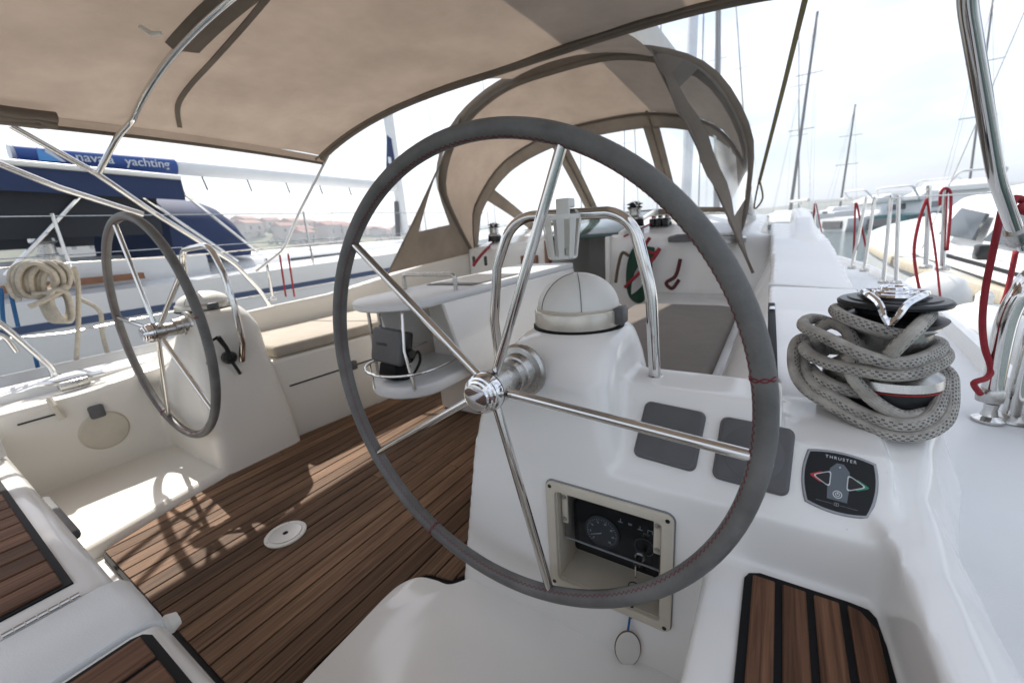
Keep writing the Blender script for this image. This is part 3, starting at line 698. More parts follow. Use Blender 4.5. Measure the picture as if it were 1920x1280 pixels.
q.lathe([(.0022, .0077), (.0031, .0077), (.0031, .0083), (.0022, .0083)], (0, -.0205, 0), n=18); q.box(-.0005, .0005, -.0205, -.0168, .0077, .0084); q.done('power_symbol', WHITEPRINT, t)
B().lathe([(0, .0077), (.0012, .0077), (.001, .0083), (0, .0083)], (0, .0225, 0), n=12).done('indicator', WHITEPRINT, t)
q = B(); q.box(-.026, -.004, -.0365, -.0361, .0071, .0075); q.box(.004, .026, -.0365, -.0361, .0071, .0075); q.done('rule', DIMPRINT, t)
q = B(); q.box(-.003, .003, -.0385, -.0335, .0071, .0076); q.done('emblem', DIMPRINT, t); q = B(); q.box(-.0022, -.0006, -.0376, -.0344, .0076, .0079); q.box(.0006, .0022, -.0376, -.0344, .0076, .0079); q.done('emblem_mark', BLACKG, t)
text('lettering', 'THRUSTER', .0066, Matrix.Translation((0, .0362, .0073)), WHITEPRINT, t, space=1.35)

# ================================================================ engine panel in the console face
t = thing('engine_panel', 'cream framed engine panel with dark gauges recessed in the console face', 'engine panel', (1.019, .1, .272))
def ring_prism(o, i, y0, y1, n=None):
    """flat frame between two outlines in the xz plane, from y0 to y1"""
    b = B(); O = [[V((p.x, y, p.y)) for p in o] for y in (y0, y1)]; I = [[V((p.x, y, p.y)) for p in i] for y in (y1, y0)]
    b.rings(O+I, closed=True); return b
o1 = rrect(-.134, .134, -.138, .138, .016, 0, 5); i1 = rrect(-.113, .113, -.117, .117, .010, 0, 5)
ring_prism(o1, i1, .006, -.010).bevel(.002, 2, 50).done('frame', CREAMP, t, 40)
ring_prism(rrect(-.1362, .1362, -.1402, .1402, .018, 0, 5), rrect(-.130, .130, -.134, .134, .014, 0, 5), .004, -.0035).done('sealant', DIMPRINT, t, 40)
b = B()   # liner of the recess
for x0, x1, y0, y1, z0, z1 in ((-.1155, -.110, -.001, .100, -.1205, .1205), (.110, .1155, -.001, .100, -.1205, .1205), (-.1099, .1099, -.001, .100, -.1205, -.115), (-.1099, .1099, -.001, .100, .115, .1205), (-.1099, .1099, .0945, .100, -.1149, .1149)): b.box(x0, x1, y0, y1, z0, z1)
b.done('recess', CREAMP, t)
ex0, ex1, ez0, ez1, ey = -.096, .096, -.072, .064, .052
b = B(); b.rings([[V((p.x, y, p.y)) for p in rrect(ex0, ex1, ez0, ez1, .008, 0)] for y in (.0935, ey)]); b.done('gauge_plate', BLACKG, t, 50)
gx, gz = -.028, .000
DIAL = mat('dial_face', (.055, .057, .060), .5)
B().lathe([(0, 0), (.040, 0), (.041, .004), (.038, .0065), (.037, .004), (0, .004)], (gx, ey, gz), (0, -1, 0), 48).done('tachometer', DIAL, t)
q = B()
for i in range(29):
    a = radians(225-270*i/28); d = V((cos(a), 0, sin(a))); e = V((-sin(a), 0, cos(a))); L_ = .005 if i % 4 == 0 else .0028
    p0, p1 = V((gx, ey-.0046, gz))+d*.0352, V((gx, ey-.0046, gz))+d*(.0352-L_)
    q.tube([p0, p1], .00045, 4)
q.done('dial_marks', WHITEPRINT, t)
for i in range(0, 8):
    a = radians(225-270*i/7); p = V((gx, ey-.0048, gz))+V((cos(a), 0, sin(a)))*.0262
    text('dial_number', str(i*5), .0062, Matrix.Translation(p) @ Matrix.Rotation(pi/2, 4, 'X'), WHITEPRINT, t)
q = B(); a = radians(205); q.tube([V((gx, ey-.006, gz)), V((gx, ey-.006, gz))+V((cos(a), 0, sin(a)))*.028], [.0013, .0004], 6); q.done('needle', WHITEPRINT, t)
B().lathe([(.0195, 0), (.0210, 0), (.0210, .003), (.0195, .003)], (.066, ey, -.002), (0, -1, 0), 28).done('warning_dial', GREYP, t)
sym = B()
for i in range(4):          # the row of small line symbols
    x = .014+i*.021; z = .045-i*.002
    if i in (0, 2): sym.box(x-.005, x+.005, ey-.0012, ey-.0002, z-.004, z-.003); sym.box(x-.0005, x+.0005, ey-.0012, ey-.0002, z-.0031, z+.005)
    elif i == 1: sym.box(x-.004, x+.004, ey-.0012, ey-.0002, z-.002, z-.001); sym.box(x-.004, x+.004, ey-.0012, ey-.0002, z+.001, z+.002)
    else: sym.box(x-.005, x-.0042, ey-.0012, ey-.0002, z-.004, z+.004); sym.box(x-.0041, x+.005, ey-.0012, ey-.0002, z+.0032, z+.004); sym.box(x+.0042, x+.005, ey-.0012, ey-.0002, z-.004, z+.0031)
sym.done('warning_symbols', WHITEPRINT, t)
text('lettering', 'STOP', .006, Matrix.Translation((.070, ey-.0008, .030)) @ Matrix.Rotation(pi/2, 4, 'X'), DIMPRINT, t)
b = B(); b.box(-.1045, .1045, .018, .0205, -.018, .098); b.done('clear_flap', SMOKE, t)
b = B(); b.tube([(-.1045, .019, -.018), (.1045, .019, -.018)], .0022, 8); b.done('flap_edge', DIMPRINT, t)
for x in (-.100, .100):
    B().box(x-.0075, x+.0075, .012, .0178, .025, .104).bevel(.003).done('flap_strip', CREAMP, t)
    for z in (.036, .092): B().lathe([(0, 0), (.0055, 0), (.005, .003), (0, .0042)], (x, .012, z), (0, -1, 0), 14).done('screw', STEELB, t)
for x in (-.123, .123):
    for z in (-.127, .127): B().lathe([(0, 0), (.0045, 0), (.004, .0015), (0, .0018)], (x, -.0098, z), (0, -1, 0), 12).done('frame_screw', BLACKP, t)
for x, z in ((.0, .0),): pass
# ignition key, ring, cord and the oval tag hanging below
t = thing('ignition_key', 'ignition key with ring, blue cord and white oval tag hanging below the panel', 'key', (1.077, .14, .245))
B().lathe([(0, 0), (.011, 0), (.011, .008), (.009, .010), (0, .010)], (0, .012, 0), (0, -1, 0), 24).done('lock', STEELB, t)
B().lathe([(0, .008), (.0075, .008), (.0075, .028), (.006, .031), (0, .031)], (0, .012, 0), (0, -1, 0), 20).done('key_head', BLACKP, t)
b = B(); b.box(-.0012, .0012, -.028, -.018, -.036, .004).bevel(.0006).done('key_blade', STEEL, t)
N = 28; B().tube([(.001+.0135*cos(2*pi*i/N), -.024-.010, -.046+.0145*sin(2*pi*i/N)) for i in range(N)], .0014, 8, closed=True).done('ring', BLACKP, t)
kx = 0
B().tube([(.0, -.034, -.058), (-.002, -.038, -.075), (-.004, -.046, -.115)], .0032, 8).done('black_cord', BLACK, t)
B().tube([(-.004, -.046, -.100), (-.006, -.050, -.125), (-.008, -.053, -.150), (-.006, -.054, -.166)], .0024, 8).done('blue_cord', BLUEROPE, t)
b = B(); pts = [V((.026*cos(a), 0, .047*sin(a))) for a in [2*pi*i/36 for i in range(36)]]
b.rings([[V((-.007, -.056, -.190))+Matrix.Rotation(radians(26), 3, 'Z')@(p*k+V((0, y, 0))) for p in pts] for y, k in ((.003, .96), (.002, 1), (-.002, 1), (-.003, .96))]); b.done('tag', WHITEP, t)
B().tube([V((-.007, -.056, -.190))+Matrix.Rotation(radians(26), 3, 'Z')@p for p in pts], .0021, 6, closed=True).done('tag_rim', WOODBROWN, t)

# ================================================================ winches
BRONZE = mat('worn_bronze', (.30, .25, .19), .28, 1, rvar=.1, vscale=40)
def winch(c, k, label, group='winches', arm=-110):
    t = thing('winch', label, 'winch', c, group); t.scale = (k, k, k)
    B().lathe([(0, -.004), (.088, -.004), (.090, .0), (.084, .062), (.080, .066), (0, .066)], n=48).done('base', BLACKP, t)
    B().lathe([(.0845, .0635), (.0862, .0635), (.0862, .0652), (.0845, .0652)], n=48).done('red_band', REDP, t)
    B().lathe([(0, .064), (.083, .064), (.086, .068), (.083, .082), (.070, .092), (.058, .104), (.056, .130), (.060, .158), (.068, .166), (.068, .170), (0, .170)], n=48).done('drum', STEELB, t)
    B().lathe([(0, .168), (.066, .168), (.074, .176), (.076, .180), (.060, .186), (.050, .190), (.050, .197), (.060, .201), (.077, .205), (.078, .210), (.074, .2135), (.064, .2145), (.062, .217), (.050, .218), (.048, .221), (0, .221)], n=56).done('self_tailer', BLACKP, t)
    q = B(); N = 40
    for r, z, rr in ((.040, .2235, .0035), (.030, .2275, .0028), (.018, .232, .0045)): q.tube([(r*cos(2*pi*i/N), r*sin(2*pi*i/N), z) for i in range(N)], rr, 8, closed=True)
    q.lathe([(.0, .224), (.046, .222), (.044, .226), (.030, .2265), (.024, .230), (.018, .231), (.0130, .2275), (.0, .2265)]); q.done('cap', CHROME, t)
    a = radians(arm); d = V((cos(a), sin(a), 0)); e = V((-sin(a), cos(a), 0))
    q = B()
    for s in (-1, 1):
        q.tube(crom([e*s*.040+d*.012+V((0, 0, .226)), e*s*.034+d*.040+V((0, 0, .226)), e*s*.018+d*.068+V((0, 0, .217)), e*s*.009+d*.082+V((0, 0, .200)), d*.088+V((0, 0, .184))], 5), [.0058]*10+[.0055]*11, 8)
    q.tube([e*.042+V((0, 0, .226)), -e*.042+V((0, 0, .226))], .0065, 8)
    q.tube([d*.087+V((0, 0, .190)), d*.075+V((0, 0, .178))], .008, 8); q.done('feeder_arm', CHROME, t)
    return t
WC = V((1.460, .405, .548))
winch(WC, 1.04, 'large chrome and black sheet winch wrapped with rope on the starboard coaming', arm=-100)
# the sheet heaped round the winch: front, side and rear of each turn at its own distance
LOOPS = [
 [(1500, 636, .42), (1488, 685, .38), (1512, 730, .34), (1585, 774, .305), (1655, 810, .285), (1722, 815, .29), (1772, 788, .33), (1784, 738, .39), (1772, 694, .45), (1700, 676, .52), (1570, 640, .53)],
 [(1508, 668, .42), (1524, 716, .345), (1568, 746, .315), (1622, 776, .293), (1688, 796, .28), (1740, 784, .31), (1764, 738, .37), (1756, 696, .45), (1670, 676, .52), (1560, 655, .50)],
 [(1508, 652, .38), (1545, 678, .325), (1612, 694, .293), (1684, 703, .290), (1742, 690, .33), (1774, 668, .40), (1748, 648, .49), (1650, 640, .54), (1545, 640, .48)],
 [(1506, 610, .38), (1552, 634, .32), (1615, 664, .286), (1682, 681, .286), (1738, 668, .34), (1764, 648, .41), (1734, 636, .50), (1620, 625, .54), (1532, 598, .47)],
]
FREE = [
 [(1545, 660, .46), (1530, 640, .41), (1536, 616, .40), (1562, 606, .40), (1588, 620, .37), (1600, 652, .335), (1594, 690, .305), (1610, 722, .30), (1645, 756, .290), (1692, 780, .30), (1735, 770, .34), (1752, 720, .42)],
 [(1520, 690, .42), (1535, 706, .35), (1562, 722, .325), (1600, 734, .32), (1640, 738, .345)],
]
b = B()
for lp in LOOPS: b.tube(crom([on(u, v, 'y', y) for u, v, y in lp], 9, True), .0112, 14, closed=True, uv=True)
for lp in FREE: b.tube(crom([on(u, v, 'y', y) for u, v, y in lp], 9), .0112, 14, uv=True)
up = [(1640, 585, .50), (1580, 578, .455), (1566, 582, .392), (1590, 598, .340), (1640, 616, .318), (1690, 628, .322), (1728, 620, .375), (1722, 606, .44), (1660, 605, .485), (1600, 612, .47)]
b.tube(crom([on(u, v, 'y', y) for u, v, y in up], 8), .0112, 14, uv=True)
cr_ = [(1722, 590, .47), (1742, 588, .40), (1736, 598, .345), (1712, 622, .298), (1680, 652, .283), (1660, 676, .30), (1640, 700, .33)]
b.tube(crom([on(u, v, 'y', y) for u, v, y in cr_], 8), .0112, 14, uv=True)
tag(b.done('coiled_rope', ROPE, None, 180), 'thick grey rope with dark flecks heaped in loops around the near winch', 'rope')
# black track slot beside the winch
t = thing('jammer_slot', 'narrow black slot with steel rollers along the starboard coaming edge', 'rope clutch')
b = B(); b.rings([[(x-.012, y, z-.02), (x+.010, y, z-.02), (x+.010, y, z+.004), (x-.012, y, z+.004)] for x, y, z in ((1.292, .33, .556), (1.284, .8, .566), (1.272, 1.25, .598))]); b.bevel(.003).done('slot', BLACK, t)
for y, z, x in ((.42, .562, 1.290), (1.16, .594, 1.275)): B().box(x-.010, x+.008, y-.02, y+.03, z, z+.007).bevel(.002).done('roller', CHROME, t)

# ================================================================ starboard rail legs, bimini leg, ropes
t = thing('stern_rail', 'polished steel stern rail legs clamped to the starboard deck edge', 'guard rail')
yR = .80
l1 = [on(1858, 745, 'y', yR), on(1868, 690, 'y', yR), on(1888, 600, 'y', yR), on(1915, 548, 'y', yR), on(1960, 500, 'y', yR), V((1.80, .35, 1.0)), V((1.74, -1.3, 1.0))]
B().tube(crom(l1, 6), .0190, 16).done('leg', STEEL, t, 60)
l2 = [on(1893, 785, 'y', yR+.03), on(1925, 660, 'y', yR+.03), on(1965, 540, 'y', yR+.05)]
B().tube(crom(l2, 6), .0155, 16).done('leg', STEEL, t, 60)
p = on(1856, 742, 'y', yR)
b = B(); b.lathe([(0, -.012), (.024, -.012), (.025, .0), (.025, .016), (.023, .02), (0, .02)], p, (l1[1]-l1[0]), 24); b.done('collar', STEELB, t)
f = on(1852, 786, 'y', yR); f.z = max(f.z, .40)
b = B(); b.lathe([(0, .0), (.030, .0), (.030, .006), (.016, .014), (.012, .03), (.014, .045), (0, .05)], (f.x, f.y, .405), (0, 0, 1), 20); b.done('foot', STEEL, t)
g = on(1893, 788, 'y', yR+.03)
B().lathe([(0, 0), (.040, 0), (.038, .006), (.02, .012), (0, .013)], (g.x, g.y, .404), (0, 0, 1), 24).done('base_plate', STEELB, t)
red = [(1878, 395, .80), (1862, 470, .78), (1848, 540, .78), (1842, 600, .78), (1846, 650, .78), (1858, 690, .79), (1850, 708, .77), (1826, 718, .75), (1838, 738, .77)]
tag(B().tube(crom([on(u, v, 'y', y) for u, v, y in red], 6), .0064, 10, uv=True).done('red_rope', REDROPE, None, 180), 'thick red rope hanging beside the starboard rail leg', 'rope')
tag(B().tube(crom([on(u, v, 'y', y) for u, v, y in [(1896, 385, .8), (1903, 372, .81), (1925, 380, .82), (1912, 392, .8), (1935, 400, .82)]], 6), .008, 10).done('rope_knot', REDROPE, None, 180), 'red rope knot tied at the top of the starboard rail', 'rope')
tag(B().tube(crom([on(u, v, 'y', y) for u, v, y in [(1905, 470, 1.6), (1890, 540, 1.6), (1880, 570, 1.6)]], 6), .008, 8).done('fender_line', REDROPE, None, 180), 'short red fender line just left of the rail leg', 'rope')

# ================================================================ bimini over the helm
bim = thing('bimini', 'beige canvas bimini stretched over the cockpit on steel hoops', 'bimini')
XB = 1.375
def bz(x, y):
    zc = 1.70+.04*max(0, 1-((y-.2)/1.15)**2)-.02*max(0, -y-.6)
    hoops = (-1.4, -.95, .28, 1.3); sag = 0
    for a, c in zip(hoops, hoops[1:]):
        if a <= y <= c: sag = .022*sin(pi*(y-a)/(c-a))**2
    k = abs(x)/XB
    return zc-(.195*k**2.6 if x < 0 else .085*k**4)-sag*(1-k**4)
def by(x):       # forward edge bows
    return 1.30+.02*cos(x*2.1)
nx, ny = 72, 64; G = []
for j in range(ny+1):
    row = []
    for i in range(nx+1):
        x = -XB+2*XB*i/nx; y = -1.4+(by(x)+1.4)*j/ny
        wr = noise.noise(V((x*2.1, y*2.3, 1.7)))*.012+noise.noise(V((x*5+y*3, y*2-x*2, 9)))*.005+noise.noise(V((x*11, y*4, 3)))*.0025*abs(x)
        row.append((x, y, bz(x, y)+wr))
    G.append(row)
b = B(); b.sheet(G)
for s in (-1,):       # side valance
    b.sheet([[(s*XB, -1.4+2.7*i/20, bz(s*XB, -1.4+2.7*i/20)+dz) for i in range(21)] if k == 0 else [(s*(XB+.004), -1.4+2.7*i/20, bz(s*XB, -1.4+2.7*i/20)-.045+noise.noise(V((i*.7, s, 3)))*.006) for i in range(21)] for k, dz in ((0, 0), (1, 0))])
b.done('canopy', CANVAS, bim, 180)
B().tube([(x, by(x)+.004, bz(x, by(x))-.012) for x in [-XB+2*XB*i/40 for i in range(41)]], .019, 10).done('front_hem', CANVASD, bim, 180)
B().tube([(x, by(x)-.045, bz(x, by(x))-.024) for x in [-XB+2*XB*i/40 for i in range(41)]], .006, 8).done('hem_seam', CANVASD, bim, 180)
for s in (-1, 1): B().tube([(s*(XB+.002), y, bz(s*XB, y)-(.045 if s < 0 else .0)) for y in [-1.4+2.68*i/24 for i in range(25)]], .009, 8).done('side_hem', CANVASD, bim, 180)
for y0 in (.27, -.95):
    xs2 = [-1.30+2.6*i/36 for i in range(37)]
    H = [V((x, y0, bz(x, y0)-.022)) for x in xs2]
    ends = [V((-1.345, y0-.06, 1.475)), V((-1.43, y0-.135, 1.335))] if y0 > 0 else [V((-1.38, y0, 1.45)), V((-1.45, y0+.1, 1.3))]
    H = ends[::-1]+H+[V((-p.x, p.y, p.z)) for p in ends]
    B().tube(crom(H, 3), .0125, 14).done('hoop', STEEL, bim, 60)
    # canvas sleeve round the middle of the hoop
    SL = [V((x, y0, bz(x, y0)-.012)) for x in [-.70+1.4*i/20 for i in range(21)]]
    b = B(); b.rings([[p+V((0, -.035, .004)), p+V((0, -.016, -.012)), p+V((0, .014, -.012)), p+V((0, .075, -.002)), p+V((0, .075, .006))] for p in SL]); b.done('hoop_sleeve', CANVASD, bim, 60)
def on_canopy(u, v, off=.004):
    d = ray(u, v); lo, hi = .2, 6.0
    for _ in range(60):
        k = (lo+hi)/2; p = CAM+d*k
        if p.z > bz(p.x, p.y)-off: hi = k
        else: lo = k
    return CAM+d*lo
strip = crom([on_canopy(u, v) for u, v in ((505, -10), (455, 50), (400, 112), (352, 165), (333, 200), (337, 238))], 6)
b = B(); b.rings([[p+V((0, -.011, 0)), p+V((0, .011, 0)), p+V((0, .011, -.004)), p+V((0, -.011, -.004))] for p in strip]); b.done('webbing', CANVASD, bim, 50)
pp = on(262, 50, 'z', 1.64); b = B(); b.tube([pp, pp+V((.02, .02, -.02)), pp+V((.06, .03, -.025))], [.006, .008, .005], 8); b.done('toggle', WHITEP, bim)
# canvas flap added in the bimini-sprayhood gap to keep sun off the starboard cushion
b = B(); b.sheet([[V((x, by(x), bz(x, by(x))-.004)).lerp(V((x-.08, 2.235, 2.0-.16*(x/.7)**2)), j/6)+V((0, 0, .02*sin(pi*j/6))) for x in [-.32+.97*i/10 for i in range(11)]] for j in range(7)]); b.done('added_shade_flap', CANVAS, bim, 180)
# rolled side curtain along the port edge
b = B()
for k in range(3): b.tube([(-1.34+.02*k+noise.noise(V((i*.5, k, 1)))*.012, -1.3+1.32*i/24, 1.50+.012*k+noise.noise(V((i*.6, k*3, 4)))*.012) for i in range(25)], [.020+.008*noise.noise(V((i*.9, k, 7))) for i in range(25)], 10)
b.done('rolled_curtain', CANVASD, bim, 180)
# port legs of the frame
A_ = [on(20, 235, 'x', -1.40), on(180, 325, 'x', -1.46), on(290, 400, 'x', -1.54), on(440, 494, 'x', -1.64), on(490, 548, 'x', -1.70), V((-1.745, .96, .41))]
B().tube(A_[:3]+fillet(A_[2:], .05, 6), .0135, 14).done('leg', STEEL, bim, 60)
B_ = [V((-1.39, -.86, 1.50)), on(-60, 285, 'x', -1.42), on(0, 308, 'x', -1.44), on(110, 352, 'x', -1.49), on(268, 402, 'x', -1.54)]
B().tube(B_, .0135, 14).done('leg', STEEL, bim, 60)
D_ = [on(615, 292, 'x', -1.37), on(560, 400, 'x', -1.47), on(532, 468, 'x', -1.55), on(480, 509, 'x', -1.62)]
B().tube(fillet(D_, .05, 6), .0095, 12).done('strut', STEEL, bim, 60)
R_ = [V((1.40, .20, 1.50)), on(1812, 0, 'y', .45), on(1868, 332, 'y', .60), on(1906, 440, 'y', .72)]
B().tube(fillet(R_, .03, 6), .0125, 16).done('leg', STEEL, bim, 60)
e = on(1906, 442, 'y', .72); dv = (R_[3]-R_[2]).normalized()
B().lathe([(0, -.02), (.0165, -.02), (.018, -.016), (.018, .018), (.014, .022), (0, .022)], e, dv, 20).done('end_fitting', STEELB, bim)
B().lathe([(0, 0), (.006, 0), (.006, .03), (0, .03)], e+dv*.02, dv, 12).done('eye_bolt', CHROME, bim)
# olive strap from the bimini to the cabin top
tag(B().rings([[p+V((-.010, 0, 0)), p+V((.010, 0, 0)), p+V((.010, .003, .002)), p+V((-.010, .003, .002))] for p in [on(1512, -10, 'y', 1.45), on(1470, 160, 'y', 2.0), on(1424, 340, 'y', 2.8)]]).done('tension_strap', OLIVE), 'olive webbing strap running down from the bimini to the sprayhood', 'strap')
tag(B().tube(crom([on(u, v, 'y', y) for u, v, y in [(1424, 335, 2.8), (1414, 390, 2.85), (1430, 372, 2.8), (1424, 338, 2.8)]], 5), .006, 6).done('rope_tail', OLIVE), 'loose tail of olive rope below the webbing strap', 'rope')

# ================================================================ sprayhood
hood = thing('sprayhood', 'beige canvas sprayhood with clear windows over the companionway', 'sprayhood')
def hoopcurve(base, top, sh, n=41):
    """arch from port base over the shoulders to starboard base"""
    bx, by_, bz_ = base; P = [(-bx, by_, bz_), (-sh[0]*1.02, by_+(sh[1]-by_)*.55, bz_+(sh[2]-bz_)*.55), (-sh[0], sh[1], sh[2]), (-sh[0]*.80, sh[1]+(top[0]-sh[1])*.62, sh[2]+(top[1]-sh[2])*.60), (-sh[0]*.42, top[0], top[1]-.035), (0, top[0], top[1])]
    P = P+[(-x, y, z) for x, y, z in P[-2::-1]]
    C_ = crom(P, 10); L_ = [0]
    for a, c in zip(C_, C_[1:]): L_.append(L_[-1]+(c-a).length)
    R2 = []; k = 0
    for i in range(n):
        s_ = L_[-1]*i/(n-1)
        while k < len(L_)-2 and L_[k+1] < s_: k += 1
        f_ = (s_-L_[k])/max(L_[k+1]-L_[k], 1e-9); R2.append(C_[k].lerp(C_[k+1], min(max(f_, 0), 1)))
    return R2
H0 = hoopcurve((1.12, 2.62, .76), (2.22, 1.985), (1.15, 2.28, 1.40))
H1 = hoopcurve((1.12, 2.66, .76), (3.00, 1.775), (1.14, 2.78, 1.23))
H0 = [p-V((.085, 0, 0)) for p in H0]; H1 = [p-V((.085, 0, 0)) for p in H1]
NH = len(H0)
WB = []                                   # foot of the windscreen round the cabin top
for i in range(NH):
    a = -1+2*i/(NH-1); x = 1.16*sin(a*pi/2)*1.0; y = 2.66+1.15*(max(0, 1-abs(a)**2.2))**.5; WB.append(V((x, y, .80+.185*(1-abs(a)**3))))
def lerp3(A, C_, t): return [p.lerp(q, t) for p, q in zip(A, C_)]
G = []
for j in range(9):
    t_ = j/8; row = lerp3(H0, H1, t_)
    row = [p+V((0, 0, (.035*sin(pi*t_))*min(1, 3*min(i, NH-1-i)/(NH-1))+noise.noise(p*3)*.006)) for i, p in enumerate(row)]; G.append(row)
B().sheet(G).done('roof', CANVAS, hood, 180)
b = B()                                    # broad taupe hem of the after hoop
for i in range(NH-1): pass
O_ = [p+V((0, -.012, 0)) for p in H0]
def band(A, C_, off=V((0, 0, 0))): return B().sheet([[p+off for p in A], [q+off for q in C_]])
HB0 = [p+(V((p.x*.02, -.01, .015))) for p in H0]; HB1 = [p.lerp(q, .075)+V((-p.x*.028, .0, -.032)) for p, q in zip(H0, H1)]
B().sheet([HB0, [p.lerp(q, .5)+V((0, -.02, 0)) for p, q in zip(HB0, HB1)], HB1]).done('after_hem', CANVASD, hood, 180)
B().tube([p+V((0, .03, -.03)) for p in H0], .013, 10).done('hoop', CANVASD, hood, 60)
B().tube([p+V((0, -.01, -.022)) for p in H1], .011, 10).done('hoop', CANVASD, hood, 60)
# windscreen: canvas borders and clear panes between H1 and WB
def ws(i, t):
    f_ = i*(NH-1); k = min(int(f_), NH-2); a = H1[k].lerp(H1[k+1], f_-k); c = WB[k].lerp(WB[k+1], f_-k)
    return a.lerp(c, t)+V((0, .03*sin(pi*t), 0))
def wpatch(i0, i1, t0, t1, m_, n_, off=0): return [[ws(i0+(i1-i0)*j/n_, t0+(t1-t0)*k/m_)+V((0, -off, 0)) for j in range(n_+1)] for k in range(m_+1)]
b = B(); b.sheet(wpatch(0, 1, 0, .13, 2, 60)); b.sheet(wpatch(0, 1, .93, 1, 2, 60))
ribs = (.0, .165, .39, .61, .835, 1.0)
for r_ in ribs:
    a0, a1 = max(0, r_-.018), min(1, r_+.018)
    b.sheet(wpatch(a0, a1, .12, .94, 8, 3, .002))
b.done('windscreen_border', CANVASD, hood, 180)
for r0, r1 in zip(ribs, ribs[1:]):
    B().sheet(wpatch(r0+.010, r1-.010, .10, .95, 8, 10, -.003)).done('window_pane', VINYL, hood, 180)
for r_ in ribs[2:4]: B().tube([ws(r_, t/8)+V((0, -.018, 0)) for t in range(9)], .010, 8).done('window_stay', CANVAS, hood, 60)
# side wings down to the coaming, with their own windows
for s in (-1, 1):
    k0 = [p for p in (H0[:NH//2+1] if s < 0 else H0[NH//2:][::-1])]     # from base upwards
    low = k0[:13]
    foot_aft = V((s*1.26, 1.60 if s < 0 else 2.22, .685 if s < 0 else .60))
    top = low[-1]; base = low[0]
    if s > 0: foot_aft = on(1412, 512, 'y', 2.12); low = k0[:15]; top = low[-1]
    NL = len(low)
    ed = [top.lerp(foot_aft, i/(NL-1))+V((0, .02*sin(pi*i/(NL-1)), 0)) for i in range(NL)][::-1]  # aft edge, from foot upwards
    if s > 0: ed = [q+V((.012*sin(i*1.7), -.02*cos(i*1.1), 0)) for i, q in enumerate(ed)]
    u0, u1 = (.16, .80) if s < 0 else (.10, .70)
    fr = B()
    fr.sheet([[low[i].lerp(ed[i], j/4*u0) for j in range(5)] for i in range(NL)])
    fr.sheet([[low[i].lerp(ed[i], u1+j/4*(1-u1)) for j in range(5)] for i in range(NL)])
    fr.sheet([[low[i].lerp(ed[i], u0+j/4*(u1-u0)) for j in range(5)] for i in range(4)])
    fr.sheet([[low[i].lerp(ed[i], u0+j/4*(u1-u0)) for j in range(5)] for i in range(NL-4, NL)])
    fr.done('side_wing', CANVASD, hood, 180)
    B().sheet([[low[i].lerp(ed[i], u0-.02+j/6*(u1-u0+.04))+V((s*.003, 0, 0)) for j in range(7)] for i in range(3, NL-2)]).done('window_pane', VINYL, hood, 180)
    B().tube([foot_aft, ed[4], ed[8], top], .008, 8).done('wing_stay', CANVASD, hood)
# ================================================================ cockpit table with chart plotter
t = thing('cockpit_table', 'white cockpit table with folded leaves and a steel rail at its rounded end', 'table', (0, 0, 0))
cx = -.13
def tabtop(hw, y0, y1, z0, z1, r):
    P = [V((cx+hw*cos(a), y0+r+r*sin(a), 0)) for a in [radians(180+180*i/20) for i in range(21)]]
    return P+[V((cx+hw, y1, 0)), V((cx-hw, y1, 0))]
b = B(); P = tabtop(.20, .47, 2.1, 0, 0, .17)
ctr = V((cx, 1.2, 0))
b.rings([[p+(ctr-p).normalized()*i+V((0, 0, z)) for p in P] for z, i in ((.655, .015), (.662, .003), (.685, .003), (.692, .012))]); b.done('tabletop', GELD, t, 50)
for s in (-1, 1):
    b = B(); P = [(cx+s*.205, .70, .66), (cx+s*.205, 2.05, .66), (cx+s*.23, 2.05, .24), (cx+s*.23, .98, .20), (cx+s*.225, .78, .36)]
    b.prism(P, (s*.022, 0, 0)); b.bevel(.008, 2).done('folded_leaf', GEL, t)
b = B(); b.rings([[(cx-.135, y, 0.0), (cx+.135, y, 0.0), (cx+.15, y, .655), (cx-.15, y, .655)] for y in (.98, 1.95)]); b.bevel(.02, 2).done('pedestal', GELC, t)
b = B(); P = tabtop(.19, .50, 1.0, 0, 0, .17); b.rings([[p+V((0, 0, z)) for p in P] for z in (.27, .30, .325)]); b.bevel(.01, 2).done('shelf', GELD, t, 50)
for dx in (-.17, -.10): B().tube([(cx+dx, .62, .32), (cx+dx, .62, .66)], .008, 10).done('post', STEELB, t)
B().tube(fillet([(cx-.165, .86, .69), (cx-.165, .86, .765), (cx+.165, .86, .765), (cx+.165, .86, .69)], .02), .010, 12).done('end_rail', STEELB, t)
b = B(); b.box(cx-.15, cx+.15, 1.0, 1.45, .693, .697); b.done('tray_recess', GREYP, t)
N = 24; RR = [V((cx+.185*cos(a), .64+.165*sin(a), .385)) for a in [radians(180+180*i/N) for i in range(N+1)]]
B().tube([V((cx-.185, .98, .385))]+RR+[V((cx+.185, .98, .385))], .0062, 10).done('basket_rail', STEEL, t)
for a in (200, 262, 325): 
    p = V((cx+.185*cos(radians(a)), .64+.165*sin(radians(a)), .32)); B().tube([p, p+V((0, 0, .07))], .005, 8).done('basket_post', STEEL, t)
B().tube([V((cx+.15, .545, .31)), V((cx+.10, .56, .48)), V((cx+.08, .60, .66))], .0065, 10).done('stay', STEEL, t)
